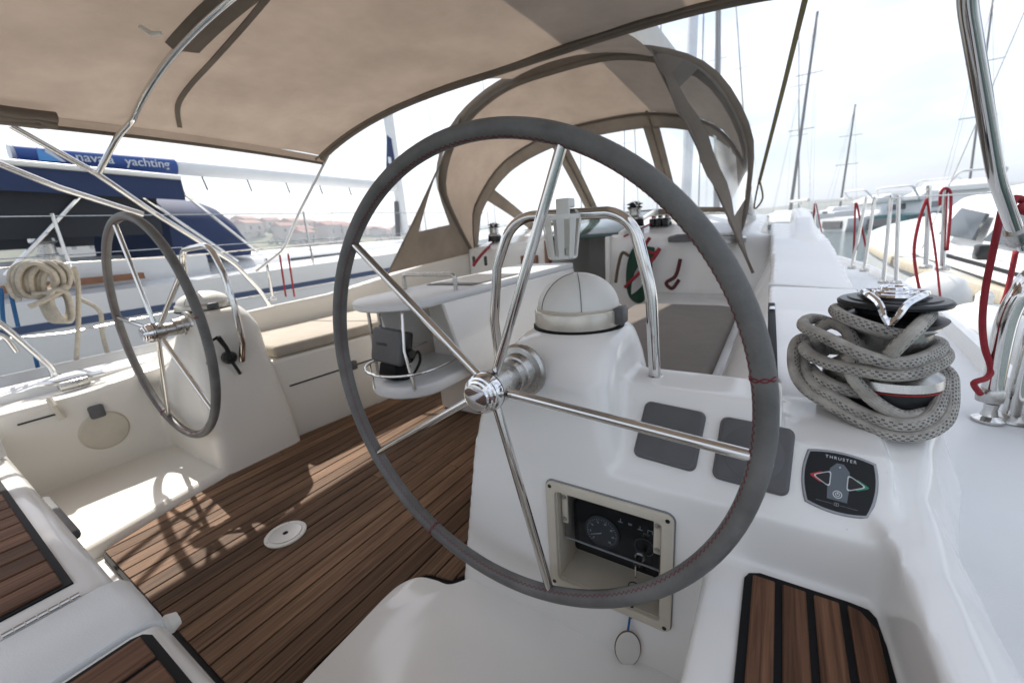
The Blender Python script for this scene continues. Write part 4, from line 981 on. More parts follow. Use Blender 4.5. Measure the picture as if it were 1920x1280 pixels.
# plotter under its grey sun cover
rot = Matrix.Rotation(radians(-6), 3, 'Z') @ Matrix.Rotation(radians(-14), 3, 'X')
p = thing('chart_plotter', 'chart plotter under a dark grey cover on the table shelf', 'chart plotter', (cx-.015, .585, .485), None, rot)
b = B(); b.rings([[V((q.x, y, q.y)) for q in rrect(-.108+i, .108-i, -.078+i, .078-i, .02, 0)] for y, i in ((.0, 0), (-.014, 0), (-.022, .005), (-.025, .014))]); b.done('cover', GREYP, p, 40)
b = B(); b.box(-.10, .10, .001, .05, -.07, .07).bevel(.012, 2).done('housing', BLACKP, p)
b = B(); b.box(-.06, .06, -.01, .08, -.15, -.079).bevel(.01, 2).done('bracket', BLACK, p)
b = B(); b.lathe([(0, 0), (.02, 0), (.022, .01), (.018, .03), (0, .032)], (.105, .02, -.02), (1, 0, 0), 18); b.done('knob', BLACKP, p)
B().tube(crom([(.09, .05, -.06), (.13, .05, -.01), (.15, .05, -.05), (.12, .04, -.12)], 6), .006, 8).done('cable', BLACK, p)
text('lettering', 'GARMIN', .019, Matrix.Translation((-.025, -.0254, .005)) @ Matrix.Rotation(pi/2, 4, 'X'), BLACKP, p, space=1.1)

# ================================================================ gear on the cabin top
winch(on(928, 452, 'y', 2.72), .72, 'black topped winch on the port side of the cabin top', arm=-60)
winch(on(1190, 424, 'y', 2.80), .80, 'black topped winch on the cabin top right of the companionway', arm=-60)
t = thing('rope_clutch', 'bank of black rope clutches on the starboard cabin top', 'rope clutch', on(1215, 424, 'y', 2.85))
for i in range(3):
    B().box(.02+i*.05, .06+i*.05, -.05, .08, -.01, .055).bevel(.008).done('clutch', BLACKP, t)
    B().box(.03+i*.05, .05+i*.05, -.02, .06, .056, .075).bevel(.005).done('handle', (REDP, BLACKP, GREYP)[i], t)
B().tube([(.04, -.05, .02), (-.02, -.2, -.02), (-.10, -.3, -.06)], .007, 8).done('line', REDROPE, t)
t = thing('rope_turning_block', 'small black turning block on the starboard cabin top', 'block', on(1252, 430, 'y', 2.9))
B().box(-.03, .03, -.03, .03, -.01, .06).bevel(.012).done('cheek', BLACKP, t); B().box(-.04, .04, -.04, .04, -.02, -.008).bevel(.004).done('base_plate', STEELB, t)
def ovalpod(p, label, mt):
    t = thing('deck_vent', label, 'vent', p); b = B()
    N = 32; b.rings([[V((r*cos(2*pi*i/N)*1.5, r*sin(2*pi*i/N), z)) for i in range(N)] for r, z in ((.075, -.02), (.078, .01), (.070, .02), (.05, .026))]); b.done('housing', mt, t, 50)
    b = B(); b.rings([[V((r*cos(2*pi*i/N)*1.5, r*sin(2*pi*i/N), z)) for i in range(N)] for r, z in ((.046, .024), (.045, .030))]); b.done('grille', GREYP, t)
ovalpod(on(1285, 447, 'y', 2.55), 'dark oval vent on the bulkhead top beside the wheel rim', GREYP)
ovalpod(on(1362, 450, 'y', 2.5), 'pale grey oval vent at the starboard end of the bulkhead', ALU)
# lines stowed on the bulkhead
t = thing('green_rope_coil', 'green rope coil hanging on the bulkhead beside the companionway', 'rope', (.42, 2.50, .60))
t.scale = (1.15, 1.15, 1.15)
b = B()
for k in range(7):
    o_ = k*.014; b.tube(crom([(-.07+o_*.5, -.02-.004*k, -.02), (-.03+o_, -.03, .12-.005*k), (.05+o_*.5, -.03, .12), (.08-o_*.2, -.03, -.02), (.03, -.035, -.20+o_), (-.05, -.03, -.17)], 6, True), .0105, 8, closed=True)
b.done('coil', GREENBAG, t, 180)
tag(B().tube(crom([(.50, 2.47, .82), (.47, 2.47, .76), (.53, 2.46, .71), (.57, 2.46, .74), (.52, 2.45, .66), (.42, 2.44, .56), (.33, 2.44, .47)], 8), .0125, 10).done('red_line', REDROPE, None, 180), 'red line hanging across the green rope coil', 'rope')
tag(B().tube(crom([(.40, 2.50, .80), (.36, 2.48, .70), (.30, 2.48, .72), (.27, 2.47, .62), (.25, 2.47, .50)], 8), .012, 10).done('brown_line', mat('brown_rope', (.10, .07, .045), .85), None, 180), 'brown line hanging left of the green rope coil', 'rope')
tag(B().tube(crom([(.70, 2.52, .66), (.68, 2.48, .55), (.62, 2.47, .50), (.66, 2.48, .46), (.70, 2.5, .52)], 8), .013, 10).done('maroon_line', mat('maroon_rope', (.07, .01, .014), .85), None, 180), 'dark maroon line hanging behind the grab rail', 'rope')
t = thing('jib_sheet', 'red sheet with black tails led to the port cabin winch', 'rope')
B().tube(crom([on(u, v, 'y', y) for u, v, y in [(925, 455, 2.70), (905, 475, 2.4), (893, 490, 2.3), (888, 498, 2.25)]], 6), .013, 8).done('line', REDROPE, t, 180)
for u in (888, 910): B().tube([on(u, 482, 'y', 2.35), on(u+1, 496, 'y', 2.3)], .014, 8).done('cleat', BLACKP, t)
# mast, boom and its cover
t = thing('mast', 'grey mast of the near yacht standing beyond the sprayhood', 'mast', (0, 6.6, .9))
B().tube([(0, 0, 0), (0, -.05, 13)], .075, 20).done('tube', ALU, t)
B().tube([(-.9, 0, 5), (.9, 0, 5)], .02, 8).done('spreader', ALU, t)
t = thing('boom', 'boom with pale stowed sail cover above the sprayhood', 'boom', (-.09, 0, 0))
b = B(); R = []
for i in range(13):
    y = -.9+7.35*i/12; w_ = .13+.05*(i/12); h = .16+.14*(i/12)
    R.append([(w_*1.25*cos(a), y, 2.50+.02*i/12+h*(.55+sin(a)) + noise.noise(V((cos(a), y, sin(a))))*.02) for a in [2*pi*k/20 for k in range(20)]])
b.rings(R); b.done('sail_cover', SAIL, t, 60)
B().tube([(0, -1.05, 2.42), (0, 6.5, 2.42)], .065, 16).done('spar', ALU, t)
B().tube([(0, 4.0, 2.4), (0, 4.3, 1.0)], .01, 6).done('sheet_line', WHITEP, t)

# ================================================================ rails along both deck edges
def stanchion(p, top, r, label, mt=STEEL):
    t = thing('stanchion', label, 'stanchion', p, 'stanchions'); d = V(top)-V(p)
    B().tube([(0, 0, 0), d], r, 10).done('post', mt, t); B().lathe([(0, -.004), (r*2.6, -.004), (r*2.6, .01), (r*1.6, .02), (0, .02)], n=16).done('foot', STEELB, t)
    B().lathe([(0, 0), (r*1.1, 0), (r, r), (0, r*1.4)], d, d, 12).done('cap', CHROME, t)
SP = [((1597, 503), (1624, 372), 3.55, 'left post of the far pair of starboard gate stanchions'), ((1620, 508), (1640, 372), 3.4, 'right post of the far pair of starboard gate stanchions'),
      ((1656, 530), (1671, 370), 2.85, 'left post of the bright middle pair of starboard stanchions'), ((1680, 532), (1685, 370), 2.75, 'right post of the bright middle pair of starboard stanchions'),
      ((1526, 462), (1528, 380), 5.6, 'slim stanchion with red line far forward on the starboard deck')]
for (a, c, y, lab) in SP:
    p = on(a[0], a[1], 'y', y); q = on(c[0], c[1], 'y', y+.02); stanchion(p, q, .0105, lab)
tag(B().tube([on(1528, 381, 'y', 5.6), on(1624, 373, 'y', 3.55), on(1671, 371, 'y', 2.85), on(1890, 360, 'y', .95)], .003, 6).done('lifeline', STEELB), 'upper lifeline wire along the starboard stanchions', 'lifeline')
for u0, v0, u1, v1, y, lab in ((1527, 382, 1520, 465, 5.6, 'red line left of the far forward stanchion'), (1530, 382, 1547, 468, 5.58, 'red line right of the far forward stanchion'),
                               (1604, 380, 1600, 490, 3.6, 'red line tied at the far gate stanchion'), (1606, 380, 1625, 470, 3.58, 'second red line slanting off the far gate stanchion')):
    tag(B().tube([on(u0, v0, 'y', y), on(u1, v1, 'y', y)], .007, 6).done('fender_line', REDROPE), lab, 'rope')
# two posts of the neighbour with red fender lines
for u, v0, v1, y, lab in ((1742, 480, 352, 2.9, 'steel post with red lines on the neighbouring boat, left one'), (1773, 500, 355, 2.7, 'steel post with a red rope loop on the neighbouring boat, right one')):
    stanchion(on(u-6, v1+150, 'y', y), on(u, v1, 'y', y), .0125, lab)
b = B(); b.tube(crom([on(u, v, 'y', 2.68) for u, v in [(1776, 470), (1782, 400), (1782, 362), (1772, 353), (1764, 362), (1762, 385)]], 6), .007, 8); tag(b.done('red_rope', REDROPE, None, 180), 'red rope looped over the right neighbouring post', 'rope')
for P, lab in (([(1738, 372), (1722, 420), (1714, 480), (1728, 560), (1742, 597)], 'red fender line curving down to the left of the fenders'), ([(1738, 372), (1752, 460), (1758, 510), (1766, 580), (1775, 596)], 'thin red fender line with a knot beside the winch')):
    tag(B().tube(crom([on(u, v, 'y', 2.3) for u, v in P], 6), .0068 if 'curving' in lab else .0048, 8).done('fender_line', REDROPE, None, 180), lab, 'rope')
tag(B().lathe([(0, -.03), (.02, -.02), (.026, 0), (.018, .02), (0, .03)], on(1773, 590, 'y', 2.3), (0, 0, 1), 10).done('rope_knot', REDROPE), 'red knot at the foot of the thin fender line', 'rope')
# port side: lifelines, the hanging rope, the short rail
for P, lab in (([(-40, 506), (150, 492), (350, 480), (520, 463), (640, 452)], 'upper lifeline wire along the port deck edge'), ([(-40, 640), (120, 625), (260, 597), (420, 565)], 'lower lifeline wire along the port deck edge')):
    tag(B().tube([V((-1.72, -1.4, .95 if 'upper' in lab else .62))]+[on(u, v, 'x', -1.84) for u, v in P]+[V((-1.88, 4.6, .95 if 'upper' in lab else .66))], .0042, 8).done('lifeline', STEEL), lab, 'lifeline')
t = thing('stern_pulpit', 'short white bent rail at the port stern corner', 'guard rail')
B().tube(fillet([V((-1.70, -1.45, .98)), V((-1.72, -.75, .95)), on(-40, 575, 'x', -1.72), on(20, 622, 'x', -1.72), on(98, 690, 'x', -1.72), on(106, 728, 'x', -1.72), V((-1.72, -.165, .40))], .03), .0135, 12).done('tube', STEEL, t, 60)
B().tube(fillet([V((-1.71, -1.4, .70)), on(-40, 618, 'x', -1.74), on(10, 630, 'x', -1.74), on(32, 660, 'x', -1.74)], .03), .0115, 12).done('brace', STEEL, t, 60)
t = thing('mooring_cleat', 'steel mooring cleat with rope on the port deck edge', 'cleat', on(140, 722, 'z', .41))
B().tube([(-.03, -.10, .035), (0, -.04, .03), (0, .04, .03), (.03, .1, .035)], .012, 10).done('horns', STEEL, t); B().box(-.025, .025, -.05, .05, -.01, .03).bevel(.006).done('base', STEELB, t)
# coil of tan rope hung on the lifeline
t = thing('hanging_rope_coil', 'coil of tan rope hanging on the port lifeline', 'rope', (0, 0, 0))
b = B(); xr = -1.80
def hp(u, v, dx=0): return on(u, v, 'x', xr+dx)
for k in range(9):
    o_ = k*9; dx = .016*(k % 3)-.02; w_ = random.uniform(-3, 3)
    b.tube(crom([hp(18+o_*.9, 520+w_, dx), hp(30+o_, 498, dx), hp(60+o_*.75, 494+w_, dx+.03), hp(92+o_*.55, 512, dx+.035), hp(98+o_*.4, 538+w_, dx), hp(62+o_*.55, 556, dx-.01), hp(28+o_*.8, 548+w_, dx-.02)], 6, True), .0105, 8, closed=True)
for k in range(5):
    dx = .02*k-.03; b.tube(crom([hp(80+k*5, 545, dx), hp(78+k*5, 570, dx), hp(92+k*6, 598, dx+.02), hp(112+k*5, 602, dx+.02), hp(128+k*2, 585, dx), hp(118+k*2, 550, dx)], 6, True), .0105, 8, closed=True)
b.tube(crom([hp(60, 552), hp(100, 548, .03), hp(128, 535, .04)], 6), .012, 8); b.tube(crom([hp(55, 575, .03), hp(90, 560, .05), hp(118, 545, .04)], 6), .012, 8)
b.done('coil', TANROPE, t, 180)
B().tube(crom([hp(138, 500), hp(146, 530), hp(147, 600), hp(144, 660), hp(139, 720)], 6), .0105, 8).done('tail', TANROPE, t, 180)
B().tube(crom([hp(12, 530), hp(25, 555), hp(40, 562)], 5), .009, 8).done('loose_end', TANROPE, t, 180)
for P, lab in (([(2, 540), (6, 600), (12, 620)], 'blue fender line at the left edge of the picture'), ([(20, 550), (34, 612)], 'second blue fender line beneath the hanging coil'), ([(66, 668), (80, 728)], 'short blue line tied at the port rail')):
    tag(B().tube(crom([on(u, v, 'x', -1.86) for u, v in P], 6), .008, 8).done('fender_line', BLUEROPE, None, 180), lab, 'rope')
tag(B().tube(crom([on(u, v, 'x', -1.95) for u, v in [(148, 560), (186, 582), (192, 625), (205, 670), (222, 690)]], 6), .011, 8).done('mooring_line', TANROPE, None, 180), 'tan mooring line hanging behind the port wheel', 'rope')
for u, lab in ((524, 'red line left of the port strut foot'), (540, 'red line right of the port strut foot')):
    tag(B().tube([on(u, 475, 'x', -1.7), on(u+12, 556, 'x', -1.7)], .0065, 8).done('red_line', REDROPE), lab, 'rope')
for u, lab in ((505, 'slim steel stanchion by the port coaming'),): stanchion(on(512, 562, 'x', -1.70), on(498, 486, 'x', -1.70), .010, lab)

# ================================================================ neighbouring boats
def hullmesh(Lh, beam, fb, rise, draft=.5, n=26, stern=.82):
    R = []
    for i in range(n+1):
        t = i/n; y = Lh*t
        hbm = beam/2*(stern+(1-stern)*min(1, t/.35)) if t < .45 else beam/2*max(.012, (1-((t-.45)/.55)**2.3))
        z1 = fb+rise*t**2
        R.append([(-hbm, y, z1), (-hbm*.99, y, z1*.5), (-hbm*.92, y+.0, 0), (-hbm*.55, y, -draft*.6), (0, y, -draft), (hbm*.55, y, -draft*.6), (hbm*.92, y, 0), (hbm*.99, y, z1*.5), (hbm, y, z1), (hbm*.5, y, z1+.05), (0, y, z1+.07), (-hbm*.5, y, z1+.05)])
    return R
def hbeam(Lh, beam, t, stern=.82): return beam/2*(stern+(1-stern)*min(1, t/.35)) if t < .45 else beam/2*max(.012, (1-((t-.45)/.55)**2.3))
WZ = -.72          # water level
# --- the yacht to port with the blue awning
nb = thing('moored_sailboat', 'moored white sailboat with navy stripe, blue bimini and blue sprayhood to port', 'sailboat', (-5.05, -2.6, WZ))
b = B(); b.rings(hullmesh(13, 3.9, 1.40, .35)); b.done('hull', HULLW, nb, 50)
for z0, z1, mt_ in ((1.18, 1.235, NAVYH),):
    b = B(); R = []
    for i in range(27):
        t_ = i/26; h = hbeam(13, 3.9, t_)*.997+.012; dz = .30*t_**2; R.append([(h-.03, 13*t_, z0+dz), (h, 13*t_, z0+dz), (h, 13*t_, z1+dz), (h-.03, 13*t_, z1+dz)])
    b.rings(R); b.done('hull_stripe', mt_, nb, 50)
b = B(); R = []
for y, w_, z in ((3.9, 1.25, .0), (4.1, 1.3, .10), (6, 1.3, .12), (8.5, 1.05, .12), (10, .6, .05), (10.3, .4, .0)): R.append([(-w_, y, 1.40), (w_, y, 1.40), (w_*.85, y, 1.46+z), (w_*.4, y, 1.50+z*1.1), (-w_*.4, y, 1.50+z*1.1), (-w_*.85, y, 1.46+z)])
b.rings(R); b.bevel(.03, 2).done('deckhouse', WHITE, nb)
for y in (4.9, 6.4): b = B(); b.prism([(1.27, y, 1.43), (1.27, y+1.05, 1.44), (1.17, y+1.0, 1.52), (1.17, y+.05, 1.51)], (.03, 0, .01)); b.done('window', WINDOW, nb)
for x0, z1 in ((-1.35, 1.72), (1.1, 1.66)): B().box(x0, x0+.25, .6, 4.0, 1.38, z1).bevel(.04, 2).done('coaming', WHITE, nb)
b = B(); b.box(1.42, 1.50, 1.4, 3.4, 1.475, 1.53); b.done('teak_rail', VARN, nb)
for y in (1.9, 2.9): B().lathe([(0, 0), (.09, 0), (.09, .06), (.06, .08), (.06, .16), (.085, .18), (.08, .21), (0, .21)], (1.22, y, 1.66), (0, 0, 1), 20).done('winch', STEELB, nb)
b = B(); G = []                                    # blue bimini
for j in range(9):
    y = 2.45+1.40*j/8; G.append([(x*1.55, y, 2.50-.10*abs(x)**2.5-.06*(j/8)+.02*sin(j*.9)) for x in [-1+2*i/16 for i in range(17)]])
b.sheet(G); b.done('bimini', NAVY, nb, 180)
b = B(); b.sheet([[(1.56, 2.45+1.40*j/10, 2.40-.06*j/10-k*.19) for j in range(11)] for k in range(2)]); b.sheet([[(x*1.55, 3.86, 2.44-.10*abs(x)**2.5-k*.16) for x in [-1+2*i/16 for i in range(17)]] for k in range(2)]); b.done('valance', NAVY, nb, 180)
b = B(); b.tube([(1.57, 2.4, 2.41), (1.57, 3.85, 2.35)], .022, 8); b.done('valance_piping', WHITEP, nb)
B().sheet([[(1.50-.08*k, 2.4+1.25*j/6, 2.22-.36*k) for j in range(7)] for k in range(2)]).done('side_screen', NAVYD, nb, 180); B().sheet([[(-1.50, 2.3+1.6*j/6, 2.36-.5*k) for j in range(7)] for k in range(2)]).done('side_screen', NAVYD, nb, 180)
for a, c in (((1.5, 2.6, 1.6), (1.5, 3.3, 2.34)), ((1.5, 4.2, 1.55), (1.5, 3.4, 2.32)), ((1.53, 3.8, 2.28), (1.35, 4.5, 1.62)), ((1.5, 2.4, 1.5), (1.52, 2.6, 2.32))): B().tube([a, c], .016, 8).done('bimini_leg', STEEL, nb)
b = B(); G = []                                    # blue sprayhood
for j in range(8):
    y = 3.75+.75*j/7; s_ = 1-(j/7)**6*.75; G.append([(1.25*cos(a)*(1-.05*j/7), y+.15*sin(a), 1.60+.70*s_*max(0, sin(a))**.5) for a in [pi*i/20 for i in range(21)]])
b.sheet(G); b.done('sprayhood', NAVY, nb, 180)
b = B(); b.tube([(0, 3.1, 2.72), (0, 7.95, 2.62)], .085, 14); b.done('boom', WHITE, nb)
b = B(); b.rings([[(.10*cos(a)+.02, y, 2.70-.02*(y-3.1)/4.85+.095*sin(a)) for a in [2*pi*k/18 for k in range(18)]] for y in (3.13, 4.42)]); ban = b.done('banner', mat('blue_banner', (.012, .06, .24), .6), nb, 60)
def btext(nm, body, y, z, size, sp=1.0): return text(nm, body, size, Matrix.Translation((.128, y, z)) @ Matrix(((0, 0, 1, 0), (1, 0, 0, 0), (0, 1, 0, 0), (0, 0, 0, 1))), WHITEPRINT, ban, .002, sp, .0006)
btext('lettering', 'navala', 3.68, 2.705, .125); btext('lettering', 'yachting', 4.13, 2.700, .125)
b = B(); b.prism([(.122, 3.26, 2.65), (.122, 3.42, 2.65), (.122, 3.27, 2.77)], (.006, 0, 0)); b.done('sail_logo', mat('light_blue_print', (.08, .30, .62), .5), ban)
b = B(); b.prism([(.122, 3.30, 2.655), (.122, 3.45, 2.65), (.122, 3.33, 2.775)], (.004, 0, 0)); b.done('sail_logo_edge', WHITEPRINT, ban)
for k in range(6): B().tube([(0, 4.7+k*.55, 2.60), (.02, 4.72+k*.55, 2.44)], .010, 6).done('slab_line', BLACK, nb)
B().tube([(0, 8.05, 1.5), (0, 7.95, 15)], .095, 16).done('mast', WHITE, nb)
B().tube([(.0, 7.95, 2.35), (.02, 7.85, 1.7)], .05, 8).done('vang', GREYP, nb)
b = B(); b.prism([(.10, 7.70, 2.86), (.10, 7.96, 2.80), (.10, 7.94, 3.45), (.10, 7.84, 3.50)], (.006, 0, 0)); flag = b.done('flag', NAVY, nb)
b = B(); b.prism([(.107, 7.78, 3.02), (.107, 7.86, 3.0), (.107, 7.86, 3.12), (.107, 7.79, 3.13)], (.002, 0, 0)); b.done('flag_mark', WHITEPRINT, flag)
for i in range(5):
    y = 1.0+i*1.9; h = hbeam(13, 3.9, y/13)-.06; B().tube([(h, y, 1.42), (h, y, 2.02)], .012, 8).done('stanchion', STEEL, nb)
for z in (1.72, 2.0): B().tube([(hbeam(13, 3.9, y/13)-.06, y, z) for y in (.2, 1, 2.9, 4.8, 6.7, 8.6)], .005, 6).done('lifeline', STEEL, nb)
B().tube([(.0, .1, 14.5), (.0, 7.9, 14.6)], .006, 6).done('backstay', STEELB, nb)
B().tube([(0, 7.9, 12), (0, 12.6, 1.75)], .006, 6).done('forestay', STEELB, nb)
for s in (1, -1): B().tube([(s*1.75, 7.6, 1.6), (s*.1, 7.95, 9.0)], .006, 6).done('shroud', STEELB, nb)

def fender(p, r, h, label, lean=0):
    t = thing('fender', label, 'fender', p, 'fenders')
    B().lathe([(0, -h), (r*.3, -h), (r*.7, -h+r*.3), (r*.95, -h+r*.75), (r, -h+r*1.2), (r, -r*1.1), (r*.95, -r*.7), (r*.72, -r*.28), (r*.35, -r*.06), (r*.15, 0), (0, .01)], n=28).done('body', FENDER, t, 60)
    B().lathe([(0, 0), (.03, 0), (.03, .04), (.015, .06), (0, .06)], n=12).done('eye', FENDER, t)
fender(V((2.17, 1.55, .36)), .20, .9, 'large white fender behind the starboard rail leg')
fender(V((2.10, 2.15, .46)), .18, .9, 'white fender squeezed between the hulls, nearest the winch')
fender(V((2.20, 3.3, .47)), .19, .9, 'pale fender farther forward between the hulls')
# --- the boat to starboard
nr = thing('neighbour_yacht', 'white neighbouring yacht with a sloping coachroof and dark windows to starboard', 'yacht', (4.45, 1.0, WZ))
b = B(); b.rings(hullmesh(13, 4.0, 1.02, .25)); b.done('hull', HULLW, nr, 50)
b = B(); R = []
for y, w_, z in ((2.2, 1.35, .0), (3.4, 1.35, .38), (4.6, 1.3, .56), (7.2, 1.15, .50), (9.5, .8, .2), (10.2, .5, .0)): R.append([(-w_-.1, y, 1.02), (w_+.1, y, 1.02), (w_*.86, y, 1.14+z), (w_*.45, y, 1.2+z*1.12), (-w_*.45, y, 1.2+z*1.12), (-w_*.86, y, 1.14+z)])
b.rings(R); b.bevel(.05, 3).done('coachroof', WHITE, nr)
for y0, y1 in ((3.7, 4.7), (4.9, 6.2)): b = B(); b.prism([(-1.385, y0, 1.20), (-1.36, y1, 1.20), (-1.20, y1-.05, 1.52), (-1.235, y0+.3, 1.46)], (-.03, 0, .01)); b.done('window', WINDOW, nr)
b = B(); R = [];
for i in range(15):
    t_ = i/26; h = hbeam(13, 4.0, t_)+.02; R.append([(-h-.03, 13*t_, .93+.2*t_**2), (-h+.06, 13*t_, .93+.2*t_**2), (-h+.06, 13*t_, 1.03+.2*t_**2), (-h-.03, 13*t_, 1.03+.2*t_**2)])
b.rings(R); b.bevel(.012, 2).done('rubbing_strake', BEIGEWOOD, nr)
b = B(); b.box(-1.86, -1.5, 1.4, 5.5, 1.075, 1.085); b.done('deck_panel', GELD, nr)
b = B(); b.tube([(-1.7, 2.6, 1.09), (-1.72, 4.4, 1.10)], .02, 8); b.done('boathook', BLACK, nr)
b = B(); b.box(-1.6, -1.5, 4.0, 4.15, 1.08, 1.22).bevel(.02).done('fairlead', BLACKP, nr)
B().tube([(0, 5.2, 1.9), (.02, 5.1, 15)], .085, 16).done('mast', ALU, nr)
B().tube([(-1.8, 4.9, 1.1), (-.1, 5.1, 10)], .005, 6).done('shroud', STEELB, nr)
B().tube([(.3, .2, 1.9), (.05, 5.0, 14)], .006, 6).done('backstay', STEELB, nr)
b = B(); b.tube([(.0, 1.0, 2.6), (0, 5.1, 2.5)], .07, 12); b.tube([(.0, 1.1, 2.78), (0, 4.9, 2.72)], .12, 12); b.done('boom', NAVY, nr)

# ================================================================ farther boats, quay, masts
def motorboat(loc, rz, Lh, beam, label, hullm=HULLW, fly=True):
    t = thing('motor_yacht', label, 'motor yacht', loc, 'motor yachts across the basin', Matrix.Rotation(rz, 3, 'Z'))
    k = Lh/12; b = B(); b.rings(hullmesh(Lh, beam, 1.05*k, .55*k, n=16, stern=.9)); b.done('hull', hullm, t, 50)
    b = B(); R = []
    for y, w_, z in ((.22, .38, .0), (.24, .40, 1.0), (.50, .40, 1.1), (.66, .34, .55), (.80, .2, .02)): R.append([(-w_*beam, y*Lh, 1.0*k), (w_*beam, y*Lh, 1.0*k), (w_*beam*.86, y*Lh, 1.1*k+z*k), (-w_*beam*.86, y*Lh, 1.1*k+z*k)])
    b.rings(R); b.bevel(.06*k, 2).done('superstructure', WHITE, t)
    for s in (-1, 1):
        b = B(); x = s*.39*beam; b.prism([(x, .27*Lh, 1.45*k), (x, .52*Lh, 1.5*k), (x*.93, .50*Lh, 1.95*k), (x*.93, .28*Lh, 1.9*k)], (s*.03, 0, .01)); b.done('window', WINDOW, t)
    b = B(); b.prism([(-.3*beam, .655*Lh, 1.68*k), (.3*beam, .655*Lh, 1.68*k), (.28*beam, .53*Lh, 2.12*k), (-.28*beam, .53*Lh, 2.12*k)], (0, .03, .03)); b.done('windscreen', WINDOW, t)
    b = B(); b.box(-.36*beam, .36*beam, .02*Lh, .22*Lh, .9*k, 1.02*k); b.done('aft_deck', GELD, t)
    b = B(); b.rings([[(-.30*beam, y*Lh, .25*k), (.30*beam, y*Lh, .25*k), (.30*beam, y*Lh, .85*k), (-.30*beam, y*Lh, .85*k)] for y in (-.012, .004)]); b.done('transom_panel', GREYP, t)
    if fly:
        b = B(); R = []
        for y, w_, z in ((.20, .36, .25), (.30, .36, .62), (.44, .33, .62), (.54, .26, .12)): R.append([(-w_*beam, y*Lh, 2.12*k), (w_*beam, y*Lh, 2.12*k), (w_*beam*.95, y*Lh, 2.2*k+z*k), (-w_*beam*.95, y*Lh, 2.2*k+z*k)])
        b.rings(R); b.bevel(.05*k, 2).done('flybridge', WHITE, t)
        B().tube(fillet([(-.34*beam, .2*Lh, 2.2*k), (-.30*beam, .12*Lh, 3.3*k), (.30*beam, .12*Lh, 3.3*k), (.34*beam, .2*Lh, 2.2*k)], .3*k), .07*k, 8).done('radar_arch', WHITE, t)
    return t
def far(u, v, d): p = on(u, v, 'y', d); return V((p.x, d, WZ))
motorboat(far(1500, 430, 40)+V((-1.6, 0, 0)), radians(-20), 8.5, 2.8, 'white motor cruiser moored at the far left of the basin', HULLW, False)
motorboat(far(1560, 430, 37), radians(-62), 9.5, 3.2, 'white motor yacht with dark side windows left of the gate posts')
motorboat(far(1645, 430, 36), radians(-35), 9.5, 3.2, 'motor yacht with teal hull behind the gate posts', TEALH)
motorboat(far(1745, 430, 41), radians(-10), 11, 3.6, 'large white motor yacht half hidden by the red-roped posts')
motorboat(far(1850, 425, 38), radians(12), 12, 3.9, 'white flybridge yacht behind the neighbouring coachroof')
struct(B().box(-30, 90, 44, 47, WZ-1, WZ+.75).done('quay', CONC))
for i in range(9):
    x = -4+i*4.2; t = thing('mooring_bollard', 'grey bollard on the far quay', 'bollard', (x, 44.5, WZ+.75), 'bollards on the far quay')
    B().lathe([(0, 0), (.18, 0), (.14, .1), (.13, .4), (.2, .46), (.2, .55), (0, .58)], n=14).done('post', GREYP, t)
SPAR = mat('dark_spar', (.13, .13, .13), .5, .3)
def yacht_far(u0, v0, u1, v1, d, label, rz=0, r=.08):
    a = on(u0, v0, 'y', d); c = on(u1, v1, 'y', d); base = V((a.x, d, WZ))
    t = thing('distant_sailboat', label, 'sailboat', base, 'sailboats across the basin')
    b = B(); R = hullmesh(11, 3.5, 1.1, .3, n=14); M3 = Matrix.Rotation(rz, 3, 'Z'); b.rings([[M3@(V(p)-V((0, 5.5, 0))) for p in r_] for r_ in R]); b.done('hull', HULLW, t, 50)
    b = B(); b.rings([[M3@V(p) for p in [(-w_, y, 1.1), (w_, y, 1.1), (w_*.8, y, 1.15+z), (-w_*.8, y, 1.15+z)]] for y, w_, z in ((-2, 1.1, .45), (1.5, 1.0, .5), (3.4, .6, .05))]); b.bevel(.05).done('cabin', WHITE, t)
    top = c-base; k = (top.z-1.2)/max(.1, top.z-(a.z-WZ)); foot = V((a.x-base.x, 0, 1.2))
    B().tube([foot, top], [r, r*.7], 10).done('mast', SPAR, t)
    for f_ in (.45, .72):
        p = foot.lerp(top, f_); B().tube([p+V((-1, 0, 0)), p+V((1, 0, 0))], .03, 6).done('spreader', SPAR, t)
    for s in (-1, 1): B().tube([M3@V((s*1.5, -.2, 1.1)), top*.98], .012, 4).done('shroud', STEELB, t)
    B().tube([M3@V((0, 5.2, 1.4)), top], .012, 4).done('forestay', STEELB, t); B().tube([M3@V((0, -5.2, 1.2)), top], .012, 4).done('backstay', STEELB, t)
    b = B(); b.tube([foot+V((0, 0, 1.2)), foot+M3@V((0, -4, 1.15))], .13, 10); b.done('boom', SAIL, t)
yacht_far(1482, 390, 1533, 22, 48, 'distant sailboat with the tall dark mast right of the sprayhood', .3, .15)
yacht_far(1577, 372, 1604, 196, 60, 'distant sailboat with the shorter mast right of centre', .1, .12)
yacht_far(1500, 380, 1498, 60, 70, 'distant sailboat with a faint thin mast behind the strap', 0, .07)
yacht_far(1345, 385, 1347, -20, 62, 'distant sailboat whose broad grey mast stands above the sprayhood shoulder', .2, .42)
yacht_far(1170, 400, 1172, 60, 64, 'distant sailboat seen through the middle windscreen pane', 0, .09)
yacht_far(1232, 400, 1240, 20, 70, 'distant sailboat seen just left of the windscreen stay', .1, .09)
yacht_far(1090, 410, 1086, 80, 66, 'distant sailboat seen left in the middle windscreen pane', .2, .10)
yacht_far(1310, 395, 1320, 0, 75, 'distant sailboat seen through the right windscreen pane', -.1, .11)
yacht_far(930, 425, 905, 150, 80, 'distant sailboat seen through the port windscreen pane', -.2, .10)
